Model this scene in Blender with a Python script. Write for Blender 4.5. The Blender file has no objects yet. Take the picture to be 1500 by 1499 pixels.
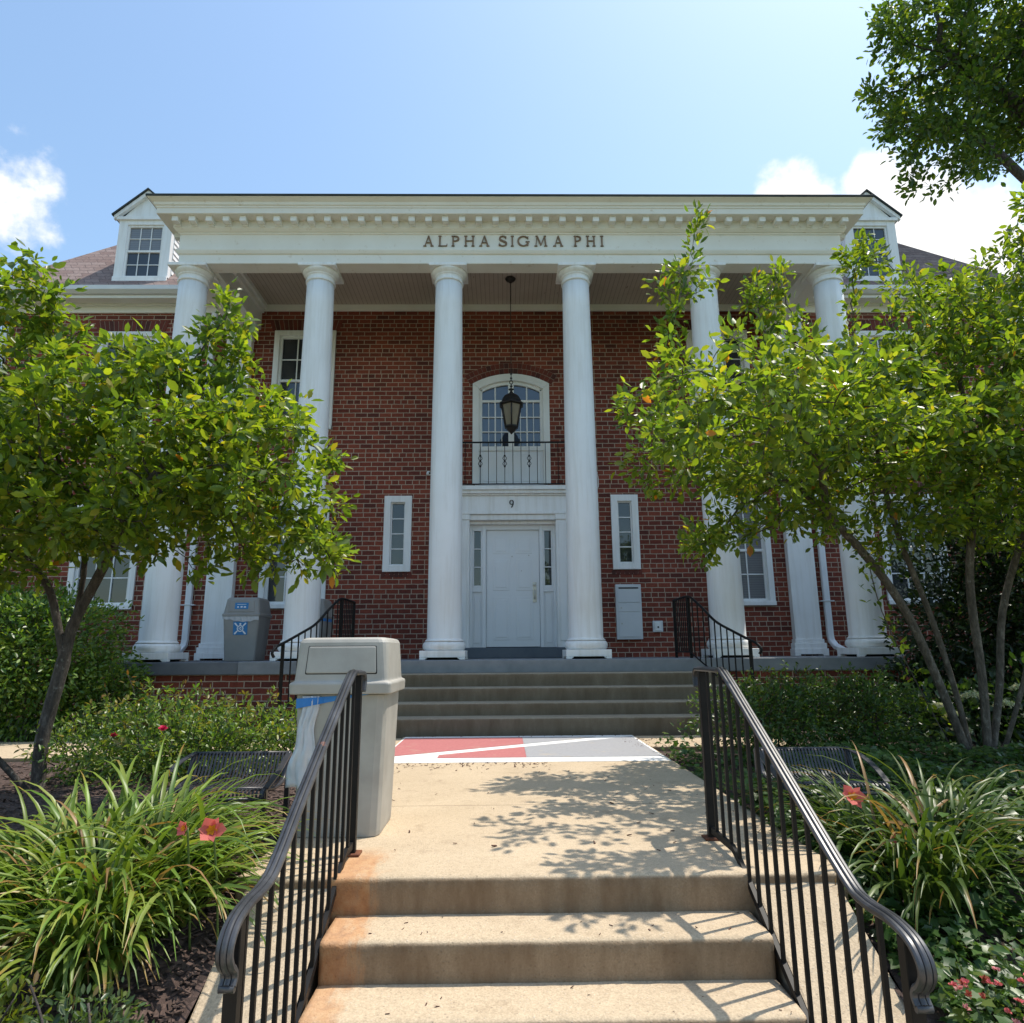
import bpy, bmesh, math, random
import numpy as np
from mathutils import Vector, Matrix, kdtree
from mathutils.geometry import tessellate_polygon
random.seed(7); rng = np.random.default_rng(7)
R = math.radians
scene = bpy.context.scene
COL = scene.collection

# ------------------------------------------------------------------ camera
CAM = (-0.1752, -10.3352, 0.1008); PITCH, ROLL, YAW, FPX = 0.2076, -0.0074, 0.0136, 980.0
def cam_axes():
    f = Vector((math.sin(YAW)*math.cos(PITCH), math.cos(YAW)*math.cos(PITCH), math.sin(PITCH)))
    r0 = Vector((math.cos(YAW), -math.sin(YAW), 0)); u0 = r0.cross(f)
    r = math.cos(ROLL)*r0 + math.sin(ROLL)*u0; u = -math.sin(ROLL)*r0 + math.cos(ROLL)*u0
    return r, u, f
cr, cu, cf = cam_axes()
cd = bpy.data.cameras.new('camera'); cam = bpy.data.objects.new('camera', cd); COL.objects.link(cam)
M = Matrix((( cr.x, cu.x, -cf.x, CAM[0]), (cr.y, cu.y, -cf.y, CAM[1]), (cr.z, cu.z, -cf.z, CAM[2]), (0, 0, 0, 1)))
cam.matrix_world = M
cd.sensor_fit = 'HORIZONTAL'; cd.sensor_width = 36; cd.lens = 36*FPX/1500; cd.clip_start = 0.05; cd.clip_end = 3000
scene.camera = cam

# ------------------------------------------------------------------ light, sky, exposure
SUN = Vector((0.36, 0.165, 1.0)).normalized()
sd = bpy.data.lights.new('sun', 'SUN'); so = bpy.data.objects.new('sun', sd); COL.objects.link(so)
sd.energy = 3.5; sd.angle = R(0.53); sd.color = (1.0, 0.93, 0.82)
so.rotation_euler = SUN.to_track_quat('Z', 'Y').to_euler(); so.location = (10, 5, 30)
scene.view_settings.view_transform = 'Standard'; scene.view_settings.look = 'None'
scene.view_settings.exposure = 0.56; scene.view_settings.gamma = 1.0
world = bpy.data.worlds.new('World'); scene.world = world; world.use_nodes = True
wn, wl = world.node_tree.nodes, world.node_tree.links
wn.clear()
def N(t, **k):
    n = wn.new(t)
    for a, b in k.items(): setattr(n, a, b)
    return n
sky = N('ShaderNodeTexSky', sky_type='NISHITA'); sky.sun_disc = False
sky.sun_elevation = math.asin(SUN.z); sky.sun_rotation = math.atan2(SUN.x, SUN.y)
sky.air_density = 1.3; sky.dust_density = 1.4; sky.ozone_density = 0.6; sky.altitude = 50
bg = N('ShaderNodeBackground'); bg.inputs['Strength'].default_value = 0.14
tint = N('ShaderNodeMix', data_type='RGBA', blend_type='MULTIPLY'); tint.inputs[0].default_value = 1.0; tint.inputs[7].default_value = (1.02, 1.11, 1.12, 1)
wl.new(sky.outputs[0], tint.inputs[6]); wl.new(tint.outputs[2], bg.inputs['Color'])
tc = N('ShaderNodeTexCoord'); nrm = N('ShaderNodeVectorMath', operation='NORMALIZE'); wl.new(tc.outputs['Generated'], nrm.inputs[0])
def pix_dir(px, py):
    return (cf + cr*((px-750)/FPX) + cu*((749.5-py)/FPX)).normalized()
nz = N('ShaderNodeTexNoise'); nz.inputs['Scale'].default_value = 9.0; nz.inputs['Detail'].default_value = 9.0; nz.inputs['Roughness'].default_value = 0.58
wl.new(nrm.outputs[0], nz.inputs['Vector'])
prev = None
for (px, py, rad, amp) in [(-75, 250, 0.098, 1.0), (1178, 300, 0.062, 1.0), (1300, 310, 0.08, 1.0), (1430, 400, 0.15, 1.1), (1275, 268, 0.05, 1.0)]:
    d = pix_dir(px, py)
    sb = N('ShaderNodeVectorMath', operation='DISTANCE'); wl.new(nrm.outputs[0], sb.inputs[0]); sb.inputs[1].default_value = d
    a = N('ShaderNodeMath', operation='MULTIPLY_ADD'); wl.new(sb.outputs['Value'], a.inputs[0]); a.inputs[1].default_value = -1/rad; a.inputs[2].default_value = amp
    if prev is None: prev = a
    else:
        m = N('ShaderNodeMath', operation='MAXIMUM'); wl.new(prev.outputs[0], m.inputs[0]); wl.new(a.outputs[0], m.inputs[1]); prev = m
ad = N('ShaderNodeMath', operation='MULTIPLY_ADD'); wl.new(nz.outputs['Fac'], ad.inputs[0]); ad.inputs[1].default_value = 2.6; ad.inputs[2].default_value = -1.3
sm = N('ShaderNodeMath', operation='ADD'); wl.new(prev.outputs[0], sm.inputs[0]); wl.new(ad.outputs[0], sm.inputs[1])
mr = N('ShaderNodeMapRange', interpolation_type='SMOOTHSTEP'); wl.new(sm.outputs[0], mr.inputs['Value'])
mr.inputs['From Min'].default_value = 0.12; mr.inputs['From Max'].default_value = 0.62
bc = N('ShaderNodeBackground'); bc.inputs['Color'].default_value = (1.0, 0.985, 0.97, 1); bc.inputs['Strength'].default_value = 0.86
mx = N('ShaderNodeMixShader'); wl.new(mr.outputs[0], mx.inputs[0]); wl.new(bg.outputs[0], mx.inputs[1]); wl.new(bc.outputs[0], mx.inputs[2])
wo = N('ShaderNodeOutputWorld'); wl.new(mx.outputs[0], wo.inputs['Surface'])
scene.cycles.max_bounces = 8; scene.cycles.diffuse_bounces = 4; scene.cycles.transmission_bounces = 6
scene.cycles.use_denoising = True

# ------------------------------------------------------------------ materials
def new_mat(name):
    m = bpy.data.materials.new(name); m.use_nodes = True
    nt = m.node_tree; b = nt.nodes['Principled BSDF']
    return m, nt, b
def nd(nt, t, **k):
    n = nt.nodes.new(t)
    for a, b in k.items():
        if a.startswith('i_'): n.inputs[a[2:].replace('_', ' ')].default_value = b
        else: setattr(n, a, b)
    return n
def ramp(nt, stops):
    r = nt.nodes.new('ShaderNodeValToRGB'); e = r.color_ramp.elements
    while len(e) > 1: e.remove(e[0])
    e[0].position = stops[0][0]; e[0].color = (*stops[0][1], 1)
    for p, c in stops[1:]:
        x = e.new(p); x.color = (*c, 1)
    return r
def objco(nt): return nd(nt, 'ShaderNodeTexCoord').outputs['Object']
def noise(nt, co, scale, detail=4, rough=.55):
    n = nd(nt, 'ShaderNodeTexNoise'); n.inputs['Scale'].default_value = scale; n.inputs['Detail'].default_value = detail; n.inputs['Roughness'].default_value = rough
    nt.links.new(co, n.inputs['Vector']); return n
def bump(nt, b, h, strength, dist):
    bp = nd(nt, 'ShaderNodeBump'); bp.inputs['Strength'].default_value = strength; bp.inputs['Distance'].default_value = dist
    nt.links.new(h, bp.inputs['Height']); nt.links.new(bp.outputs[0], b.inputs['Normal']); return bp
def mixc(nt, fac, a, b, mode='MIX'):
    m = nd(nt, 'ShaderNodeMix', data_type='RGBA', blend_type=mode)
    for s, v in ((0, fac), (6, a), (7, b)):
        if hasattr(v, 'is_output'): nt.links.new(v, m.inputs[s])
        elif isinstance(v, (int, float)): m.inputs[s].default_value = v
        else: m.inputs[s].default_value = (*v, 1)
    return m.outputs[2]
def simple(name, c1, c2, scale=3, rough=.6, bs=.0, bd=.002, bscale=60, spec=.4, metal=0, detail=5):
    m, nt, b = new_mat(name); co = objco(nt)
    n = noise(nt, co, scale, detail); r = ramp(nt, [(.32, c1), (.68, c2)]); nt.links.new(n.outputs['Fac'], r.inputs[0])
    nt.links.new(r.outputs[0], b.inputs['Base Color']); b.inputs['Roughness'].default_value = rough; b.inputs['Specular IOR Level'].default_value = spec; b.inputs['Metallic'].default_value = metal
    if bs: bump(nt, b, noise(nt, co, bscale, 3).outputs['Fac'], bs, bd)
    return m
MAT = {}
def m_white():
    m, nt, b = new_mat('white_paint'); co = objco(nt)
    n = noise(nt, co, 1.7, 5); r = ramp(nt, [(.32, (.82, .815, .805)), (.68, (.87, .868, .86))]); nt.links.new(n.outputs['Fac'], r.inputs[0])
    mp = nd(nt, 'ShaderNodeMapping'); mp.inputs['Scale'].default_value = (5, 5, .35); nt.links.new(co, mp.inputs[0])
    n2 = noise(nt, mp.outputs[0], 2.2, 6, .65); r2 = ramp(nt, [(.34, (.90, .885, .86)), (.55, (1, 1, 1))]); nt.links.new(n2.outputs['Fac'], r2.inputs[0])
    n3 = noise(nt, co, 9, 6, .75); r3 = ramp(nt, [(.70, (1, 1, 1)), (.80, (.80, .77, .72))]); nt.links.new(n3.outputs['Fac'], r3.inputs[0])
    nt.links.new(mixc(nt, 1, mixc(nt, 1, r.outputs[0], r2.outputs[0], 'MULTIPLY'), r3.outputs[0], 'MULTIPLY'), b.inputs['Base Color'])
    b.inputs['Roughness'].default_value = .5; b.inputs['Specular IOR Level'].default_value = .4
    bump(nt, b, noise(nt, co, 40, 3).outputs['Fac'], .12, .002); return m
MAT['white'] = m_white()
MAT['trim'] = simple('cream_white_paint', (.78, .765, .72), (.84, .83, .79), 2.2, .5, .1, .002, 30)
MAT['door'] = simple('door_paint', (.75, .76, .77), (.79, .80, .81), 1.5, .42, .05, .001, 20)
MAT['black_iron'] = simple('black_painted_iron', (.007, .007, .0075), (.014, .0125, .012), 8, .5, .25, .001, 90, .2)
MAT['rail_top'] = None
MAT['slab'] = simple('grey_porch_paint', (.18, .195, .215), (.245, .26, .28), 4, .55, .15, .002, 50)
MAT['sill'] = simple('dark_grey_blue_paint', (.075, .092, .115), (.10, .118, .14), 4, .5)
MAT['gutter'] = simple('white_gutter_metal', (.70, .72, .75), (.78, .79, .81), 1.5, .4)
MAT['panel'] = simple('pale_grey_metal', (.60, .62, .64), (.68, .69, .70), 2, .4)
MAT['lantern'] = simple('dark_bronze', (.016, .013, .011), (.03, .024, .02), 9, .45, .1)
MAT['dark'] = simple('dark_slot', (.008, .008, .008), (.013, .013, .013), 5, .8)
MAT['bark'] = None
MAT['lettering'] = simple('bronze_letters', (.17, .105, .06), (.25, .16, .095), 14, .5)
MAT['number'] = simple('black_number', (.02, .018, .017), (.03, .027, .025), 9, .5)
MAT['can'] = simple('beige_plastic_can', (.335, .315, .28), (.43, .41, .37), 4.5, .55, .25, .0015, 120)
MAT['bin'] = simple('grey_plastic_bin', (.27, .265, .25), (.32, .31, .295), 3, .55, .25, .0015, 120)
MAT['tape'] = simple('blue_tape', (.02, .17, .50), (.03, .22, .58), 6, .4)
MAT['sign_blue'] = simple('blue_sticker', (.03, .19, .44), (.035, .21, .47), 6, .45)
MAT['sign_white'] = simple('white_sticker', (.72, .76, .80), (.76, .80, .84), 6, .5)
MAT['steel'] = simple('brushed_steel', (.45, .43, .40), (.55, .53, .50), 9, .35, metal=.8)
MAT['chip'] = simple('dark_mulch_chip', (.040, .025, .020), (.14, .092, .074), 23, .9)
MAT['litter'] = simple('dry_litter', (.05, .022, .018), (.13, .065, .045), 17, .9)
MAT['wire'] = simple('black_strap_metal', (.03, .031, .037), (.05, .051, .06), 8, .35, .1)
MAT['roof_edge'] = simple('black_roof_edge', (.02, .024, .022), (.05, .058, .055), 3, .7)
MAT['hinge_rust'] = simple('rusty_iron', (.09, .03, .018), (.19, .07, .03), 18, .8, .3)

def m_rail():
    m, nt, b = new_mat('worn_handrail_paint'); co = objco(nt)
    n = noise(nt, co, 7, 6, .65); r = ramp(nt, [(.38, (.022, .022, .025)), (.58, (.045, .046, .052)), (.75, (.085, .086, .094))]); nt.links.new(n.outputs['Fac'], r.inputs[0])
    n2 = noise(nt, co, 13, 3); r2 = ramp(nt, [(.70, (0, 0, 0)), (.76, (1, 1, 1))]); nt.links.new(n2.outputs['Fac'], r2.inputs[0])
    nt.links.new(mixc(nt, r2.outputs[0], r.outputs[0], (.22, .10, .07)), b.inputs['Base Color'])
    b.inputs['Roughness'].default_value = .38; b.inputs['Specular IOR Level'].default_value = .6
    bump(nt, b, noise(nt, co, 70, 3).outputs['Fac'], .15, .001)
    return m
MAT['rail_top'] = m_rail()

def m_bark(name, c1, c2, c3):
    m, nt, b = new_mat(name); co = objco(nt)
    mp = nd(nt, 'ShaderNodeMapping'); mp.inputs['Scale'].default_value = (1, 1, .35); nt.links.new(co, mp.inputs[0])
    n = noise(nt, mp.outputs[0], 22, 6, .65); r = ramp(nt, [(.3, c1), (.55, c2), (.72, c3)]); nt.links.new(n.outputs['Fac'], r.inputs[0])
    nl = noise(nt, co, 16, 5, .7); rl = ramp(nt, [(.60, (0, 0, 0)), (.68, (1, 1, 1))]); nt.links.new(nl.outputs['Fac'], rl.inputs[0])
    nf = noise(nt, mp.outputs[0], 75, 5, .75); rf_ = ramp(nt, [(.3, (.55, .55, .55)), (.7, (1.35, 1.35, 1.35))]); nt.links.new(nf.outputs['Fac'], rf_.inputs[0])
    kl = nd(nt, 'ShaderNodeMath', operation='MULTIPLY'); nt.links.new(rl.outputs[0], kl.inputs[0]); kl.inputs[1].default_value = .7
    nt.links.new(mixc(nt, 1, mixc(nt, kl.outputs[0], r.outputs[0], (.27, .265, .235)), rf_.outputs[0], 'MULTIPLY'), b.inputs['Base Color']); b.inputs['Roughness'].default_value = .88
    hs = nd(nt, 'ShaderNodeMath', operation='ADD'); nt.links.new(n.outputs['Fac'], hs.inputs[0]); nt.links.new(nf.outputs['Fac'], hs.inputs[1])
    bump(nt, b, hs.outputs[0], .9, .014); return m
MAT['bark'] = m_bark('grey_brown_bark', (.035, .028, .024), (.085, .07, .06), (.17, .15, .135))
MAT['bark_light'] = m_bark('pale_brown_bark', (.05, .040, .030), (.12, .098, .075), (.24, .21, .17))

def m_brick():
    m, nt, b = new_mat('red_brick'); co = objco(nt)
    g = nd(nt, 'ShaderNodeNewGeometry')
    sp = nd(nt, 'ShaderNodeSeparateXYZ'); nt.links.new(co, sp.inputs[0])
    sn = nd(nt, 'ShaderNodeSeparateXYZ'); nt.links.new(g.outputs['True Normal'], sn.inputs[0])
    ab = nd(nt, 'ShaderNodeMath', operation='ABSOLUTE'); nt.links.new(sn.outputs['X'], ab.inputs[0])
    gt = nd(nt, 'ShaderNodeMath', operation='GREATER_THAN'); nt.links.new(ab.outputs[0], gt.inputs[0]); gt.inputs[1].default_value = .6
    ux = nd(nt, 'ShaderNodeMix', data_type='FLOAT'); nt.links.new(gt.outputs[0], ux.inputs[0]); nt.links.new(sp.outputs['X'], ux.inputs[2]); nt.links.new(sp.outputs['Y'], ux.inputs[3])
    wob = noise(nt, co, 14, 2)
    wv = nd(nt, 'ShaderNodeMath', operation='MULTIPLY_ADD'); nt.links.new(wob.outputs['Fac'], wv.inputs[0]); wv.inputs[1].default_value = .010; nt.links.new(sp.outputs['Z'], wv.inputs[2])
    cb = nd(nt, 'ShaderNodeCombineXYZ'); nt.links.new(ux.outputs[0], cb.inputs[0]); nt.links.new(wv.outputs[0], cb.inputs[1])
    def bt(c1, c2, mc):
        t = nd(nt, 'ShaderNodeTexBrick'); t.offset = .5; t.offset_frequency = 2; t.squash = .56; t.squash_frequency = 6
        t.inputs['Scale'].default_value = 1; t.inputs['Brick Width'].default_value = .235; t.inputs['Row Height'].default_value = .0905
        t.inputs['Mortar Size'].default_value = .0078; t.inputs['Mortar Smooth'].default_value = .2; t.inputs['Bias'].default_value = -.15
        t.inputs['Color1'].default_value = (*c1, 1); t.inputs['Color2'].default_value = (*c2, 1); t.inputs['Mortar'].default_value = (*mc, 1)
        nt.links.new(cb.outputs[0], t.inputs['Vector']); return t
    t = bt((.0, .0, .0), (1, 1, 1), (.5, .5, .5))
    r = ramp(nt, [(0, (.26, .068, .043)), (.3, (.215, .054, .036)), (.55, (.175, .047, .033)), (.8, (.14, .041, .031)), (.93, (.075, .030, .026)), (1, (.06, .027, .024))]); nt.links.new(t.outputs['Color'], r.inputs[0])
    n = noise(nt, co, 45, 5, .7); rn = ramp(nt, [(.25, (.62, .60, .58)), (.75, (1.25, 1.2, 1.15))]); nt.links.new(n.outputs['Fac'], rn.inputs[0])
    bc_ = mixc(nt, 1.0, r.outputs[0], rn.outputs[0], 'MULTIPLY')
    nm = noise(nt, co, 60, 3); rm = ramp(nt, [(.3, (.36, .275, .205)), (.7, (.46, .365, .285))]); nt.links.new(nm.outputs['Fac'], rm.inputs[0])
    col = mixc(nt, t.outputs['Fac'], bc_, rm.outputs[0])
    big = noise(nt, co, .8, 6, .6); rb = ramp(nt, [(.32, (.82, .81, .80)), (.5, (1.0, .99, .98)), (.68, (1.14, 1.12, 1.10))]); nt.links.new(big.outputs['Fac'], rb.inputs[0])
    nt.links.new(mixc(nt, 1.0, col, rb.outputs[0], 'MULTIPLY'), b.inputs['Base Color'])
    b.inputs['Roughness'].default_value = .85; b.inputs['Specular IOR Level'].default_value = .25
    inv = nd(nt, 'ShaderNodeMath', operation='MULTIPLY_ADD'); nt.links.new(t.outputs['Fac'], inv.inputs[0]); inv.inputs[1].default_value = -1; nt.links.new(n.outputs['Fac'], inv.inputs[2])
    bump(nt, b, inv.outputs[0], .6, .006)
    return m
MAT['brick'] = m_brick()
def m_soldier():
    m, nt, b = new_mat('soldier_brick'); co = objco(nt)
    oi = nd(nt, 'ShaderNodeVertexColor'); oi.layer_name = 'tint'
    n = noise(nt, co, 45, 5, .7); rn = ramp(nt, [(.25, (.65, .63, .61)), (.75, (1.2, 1.15, 1.1))]); nt.links.new(n.outputs['Fac'], rn.inputs[0])
    nt.links.new(mixc(nt, 1.0, oi.outputs['Color'], rn.outputs[0], 'MULTIPLY'), b.inputs['Base Color']); b.inputs['Roughness'].default_value = .85
    bump(nt, b, n.outputs['Fac'], .3, .004); return m
MAT['soldier'] = m_soldier()
MAT['mortar'] = simple('tan_mortar', (.27, .205, .15), (.36, .28, .21), 40, .9)

def m_concrete(name, ca, cb, dark, rust=False, speck=1.0, joint=None):
    m, nt, b = new_mat(name); co = objco(nt)
    n1 = noise(nt, co, 1.6, 6, .6); r1 = ramp(nt, [(.3, ca), (.7, cb)]); nt.links.new(n1.outputs['Fac'], r1.inputs[0])
    n2 = noise(nt, co, 120, 3, .6); r2 = ramp(nt, [(.3, (.78, .78, .78)), (.7, (1.14, 1.14, 1.14))]); nt.links.new(n2.outputs['Fac'], r2.inputs[0])
    col = mixc(nt, speck, r1.outputs[0], r2.outputs[0], 'MULTIPLY')
    nm_ = noise(nt, co, 38, 5, .75); rm_ = ramp(nt, [(.34, (.90, .89, .88)), (.5, (1, 1, 1)), (.66, (1.07, 1.07, 1.07))]); nt.links.new(nm_.outputs['Fac'], rm_.inputs[0])
    col = mixc(nt, speck, col, rm_.outputs[0], 'MULTIPLY')
    v = nd(nt, 'ShaderNodeTexVoronoi'); v.inputs['Scale'].default_value = 48; nt.links.new(co, v.inputs['Vector'])
    rv = ramp(nt, [(.0, (1, 1, 1)), (.16, (1, 1, 1)), (.24, (0, 0, 0))]); nt.links.new(v.outputs['Distance'], rv.inputs[0])
    bwv = nd(nt, 'ShaderNodeRGBToBW'); nt.links.new(v.outputs['Color'], bwv.inputs[0]); vs_ = ramp(nt, [(.2, (.17, .13, .10)), (.45, (.42, .33, .23)), (.7, (.60, .53, .43)), (.9, (.36, .33, .30))]); nt.links.new(bwv.outputs[0], vs_.inputs[0]); vs = vs_.outputs[0]
    mk = nd(nt, 'ShaderNodeMath', operation='MULTIPLY'); nt.links.new(rv.outputs[0], mk.inputs[0]); mk.inputs[1].default_value = .42*speck
    col = mixc(nt, mk.outputs[0], col, vs)
    # pitted and water-stained patches
    n3 = noise(nt, co, 5.5, 7, .72); r3 = ramp(nt, [(.56, (0, 0, 0)), (.72, (1, 1, 1))]); nt.links.new(n3.outputs['Fac'], r3.inputs[0])
    mk3 = nd(nt, 'ShaderNodeMath', operation='MULTIPLY'); nt.links.new(r3.outputs[0], mk3.inputs[0]); mk3.inputs[1].default_value = .35
    col = mixc(nt, mk3.outputs[0], col, dark)
    sp = nd(nt, 'ShaderNodeSeparateXYZ'); nt.links.new(co, sp.inputs[0])
    g = nd(nt, 'ShaderNodeNewGeometry'); sn = nd(nt, 'ShaderNodeSeparateXYZ'); nt.links.new(g.outputs['Normal'], sn.inputs[0])
    # upright faces darkened: streaky grime plus riser shade painted into the colour
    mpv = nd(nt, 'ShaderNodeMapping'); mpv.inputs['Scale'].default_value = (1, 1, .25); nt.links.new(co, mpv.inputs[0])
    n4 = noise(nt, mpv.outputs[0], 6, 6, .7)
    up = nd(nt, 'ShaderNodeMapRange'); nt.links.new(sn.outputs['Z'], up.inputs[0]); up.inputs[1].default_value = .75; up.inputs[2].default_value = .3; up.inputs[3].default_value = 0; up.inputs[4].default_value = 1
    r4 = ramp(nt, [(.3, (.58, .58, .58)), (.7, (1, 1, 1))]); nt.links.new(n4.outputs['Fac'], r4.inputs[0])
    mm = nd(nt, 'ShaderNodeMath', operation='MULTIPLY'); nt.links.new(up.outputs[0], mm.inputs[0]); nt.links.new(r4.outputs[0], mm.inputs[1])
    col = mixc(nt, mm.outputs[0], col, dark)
    if rust:
        mpr = nd(nt, 'ShaderNodeMapping'); mpr.inputs['Scale'].default_value = (2.2, .8, .6); nt.links.new(co, mpr.inputs[0]); nr = noise(nt, mpr.outputs[0], 6, 8, .72)
        dx = nd(nt, 'ShaderNodeMath', operation='MULTIPLY_ADD'); nt.links.new(nr.outputs['Fac'], dx.inputs[0]); dx.inputs[1].default_value = .45; nt.links.new(sp.outputs['X'], dx.inputs[2])
        mrx = nd(nt, 'ShaderNodeMapRange', interpolation_type='SMOOTHSTEP'); nt.links.new(dx.outputs[0], mrx.inputs[0]); mrx.inputs[1].default_value = -.50; mrx.inputs[2].default_value = -.64; mrx.inputs[3].default_value = 0; mrx.inputs[4].default_value = 1
        mry = nd(nt, 'ShaderNodeMapRange', interpolation_type='SMOOTHSTEP'); nt.links.new(sp.outputs['Y'], mry.inputs[0]); mry.inputs[1].default_value = -6.45; mry.inputs[2].default_value = -6.75; mry.inputs[3].default_value = 0; mry.inputs[4].default_value = 1
        mrz = nd(nt, 'ShaderNodeMapRange', interpolation_type='SMOOTHSTEP'); nt.links.new(sp.outputs['Z'], mrz.inputs[0]); mrz.inputs[1].default_value = -1.5; mrz.inputs[2].default_value = -.95; mrz.inputs[3].default_value = .42; mrz.inputs[4].default_value = .66
        mrw = nd(nt, 'ShaderNodeMapRange', interpolation_type='SMOOTHSTEP'); nt.links.new(sp.outputs['X'], mrw.inputs[0]); mrw.inputs[1].default_value = -1.03; mrw.inputs[2].default_value = -.96; mrw.inputs[3].default_value = 0; mrw.inputs[4].default_value = 1
        pw = nd(nt, 'ShaderNodeMath', operation='MULTIPLY'); nt.links.new(mrx.outputs[0], pw.inputs[0]); nt.links.new(mrw.outputs[0], pw.inputs[1])
        p = nd(nt, 'ShaderNodeMath', operation='MULTIPLY'); nt.links.new(pw.outputs[0], p.inputs[0]); nt.links.new(mry.outputs[0], p.inputs[1])
        p2 = nd(nt, 'ShaderNodeMath', operation='MULTIPLY'); nt.links.new(p.outputs[0], p2.inputs[0]); nt.links.new(mrz.outputs[0], p2.inputs[1])
        nrr = noise(nt, co, 18, 4, .6); rr_ = ramp(nt, [(.3, (.30, .12, .045)), (.5, (.46, .20, .07)), (.7, (.52, .29, .13))]); nt.links.new(nrr.outputs['Fac'], rr_.inputs[0])
        col = mixc(nt, p2.outputs[0], col, rr_.outputs[0])
    if joint is not None:
        d = nd(nt, 'ShaderNodeMath', operation='ADD'); nt.links.new(sp.outputs['Y'], d.inputs[0]); d.inputs[1].default_value = -joint
        a = nd(nt, 'ShaderNodeMath', operation='ABSOLUTE'); nt.links.new(d.outputs[0], a.inputs[0])
        l = nd(nt, 'ShaderNodeMath', operation='LESS_THAN'); nt.links.new(a.outputs[0], l.inputs[0]); l.inputs[1].default_value = .005
        col = mixc(nt, l.outputs[0], col, (.22, .17, .115))
    nt.links.new(col, b.inputs['Base Color']); b.inputs['Roughness'].default_value = .88; b.inputs['Specular IOR Level'].default_value = .25
    hb = nd(nt, 'ShaderNodeMath', operation='MULTIPLY_ADD'); nt.links.new(rv.outputs[0], hb.inputs[0]); hb.inputs[1].default_value = .5; nt.links.new(n2.outputs['Fac'], hb.inputs[2])
    bump(nt, b, hb.outputs[0], .6*speck, .004)
    return m
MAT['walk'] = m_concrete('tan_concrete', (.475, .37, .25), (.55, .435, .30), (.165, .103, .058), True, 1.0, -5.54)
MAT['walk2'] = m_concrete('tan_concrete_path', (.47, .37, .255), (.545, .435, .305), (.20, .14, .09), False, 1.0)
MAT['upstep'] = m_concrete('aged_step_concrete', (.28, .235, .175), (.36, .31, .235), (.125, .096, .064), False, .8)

def m_mulch():
    m, nt, b = new_mat('brown_mulch_soil'); co = objco(nt)
    v = nd(nt, 'ShaderNodeTexVoronoi'); v.inputs['Scale'].default_value = 42; nt.links.new(co, v.inputs['Vector'])
    n = noise(nt, co, 30, 6, .7)
    r = ramp(nt, [(.25, (.028, .018, .015)), (.5, (.07, .044, .036)), (.75, (.13, .085, .07))])
    ml = mixc(nt, .5, v.outputs['Color'], n.outputs['Color']); nt.links.new(ml, r.inputs[0])
    nt.links.new(r.outputs[0], b.inputs['Base Color']); b.inputs['Roughness'].default_value = .95
    bump(nt, b, ml, .9, .03); return m
MAT['mulch'] = m_mulch()
MAT['grass'] = simple('lawn', (.035, .06, .016), (.065, .10, .028), 12, .9, .6, .02, 90)
MAT['asphalt'] = simple('grey_pavement', (.24, .22, .19), (.30, .275, .24), 5, .9, .3, .004, 90)

def m_leaf(name, trans=.45, rough=.38, spec=.45, gain=1.0, tr_gain=(1.25, 1.25, .55)):
    m, nt, b = new_mat(name)
    vc = nd(nt, 'ShaderNodeVertexColor'); vc.layer_name = 'tint'
    nt.links.new(vc.outputs['Color'], b.inputs['Base Color']); b.inputs['Roughness'].default_value = rough; b.inputs['Specular IOR Level'].default_value = spec
    tr = nd(nt, 'ShaderNodeBsdfTranslucent'); nt.links.new(mixc(nt, 1.0, vc.outputs['Color'], tr_gain, 'MULTIPLY'), tr.inputs['Color'])
    ms = nd(nt, 'ShaderNodeMixShader'); ms.inputs[0].default_value = trans
    out = nt.nodes['Material Output']; nt.links.new(b.outputs[0], ms.inputs[1]); nt.links.new(tr.outputs[0], ms.inputs[2]); nt.links.new(ms.outputs[0], out.inputs['Surface'])
    return m
MAT['leaf'] = m_leaf('tree_leaf', .5, .38, .5, tr_gain=(2.0, 1.9, .55))
MAT['leaf_gloss'] = m_leaf('glossy_shrub_leaf', .38, .36, .5, tr_gain=(1.8, 1.75, .6))
MAT['blade'] = m_leaf('daylily_blade', .35, .4, .45)
MAT['petal'] = m_leaf('petal', .4, .6, .2, tr_gain=(1.1, 1, .9))

def m_ceiling():
    m, nt, b = new_mat('beadboard_ceiling'); co = objco(nt)
    sp = nd(nt, 'ShaderNodeSeparateXYZ'); nt.links.new(co, sp.inputs[0])
    mu = nd(nt, 'ShaderNodeMath', operation='MULTIPLY'); nt.links.new(sp.outputs['X'], mu.inputs[0]); mu.inputs[1].default_value = 1/.085
    fr = nd(nt, 'ShaderNodeMath', operation='FRACT'); nt.links.new(mu.outputs[0], fr.inputs[0])
    lt = nd(nt, 'ShaderNodeMath', operation='LESS_THAN'); nt.links.new(fr.outputs[0], lt.inputs[0]); lt.inputs[1].default_value = .12
    n = noise(nt, co, 2.5, 4); r = ramp(nt, [(.3, (.45, .385, .325)), (.7, (.51, .44, .38))]); nt.links.new(n.outputs['Fac'], r.inputs[0])
    col = mixc(nt, lt.outputs[0], r.outputs[0], (.29, .235, .19))
    mp = nd(nt, 'ShaderNodeMapping'); mp.inputs['Scale'].default_value = (9, 2.2, 1); nt.links.new(co, mp.inputs[0])
    ns = noise(nt, mp.outputs[0], 2.4, 3, .6); rs = ramp(nt, [(.68, (0, 0, 0)), (.74, (1, 1, 1))]); nt.links.new(ns.outputs['Fac'], rs.inputs[0])
    k = nd(nt, 'ShaderNodeMath', operation='MULTIPLY'); nt.links.new(rs.outputs[0], k.inputs[0]); k.inputs[1].default_value = .6
    nt.links.new(mixc(nt, k.outputs[0], col, (.12, .075, .05)), b.inputs['Base Color']); b.inputs['Roughness'].default_value = .6
    return m
MAT['ceiling'] = m_ceiling()
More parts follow.
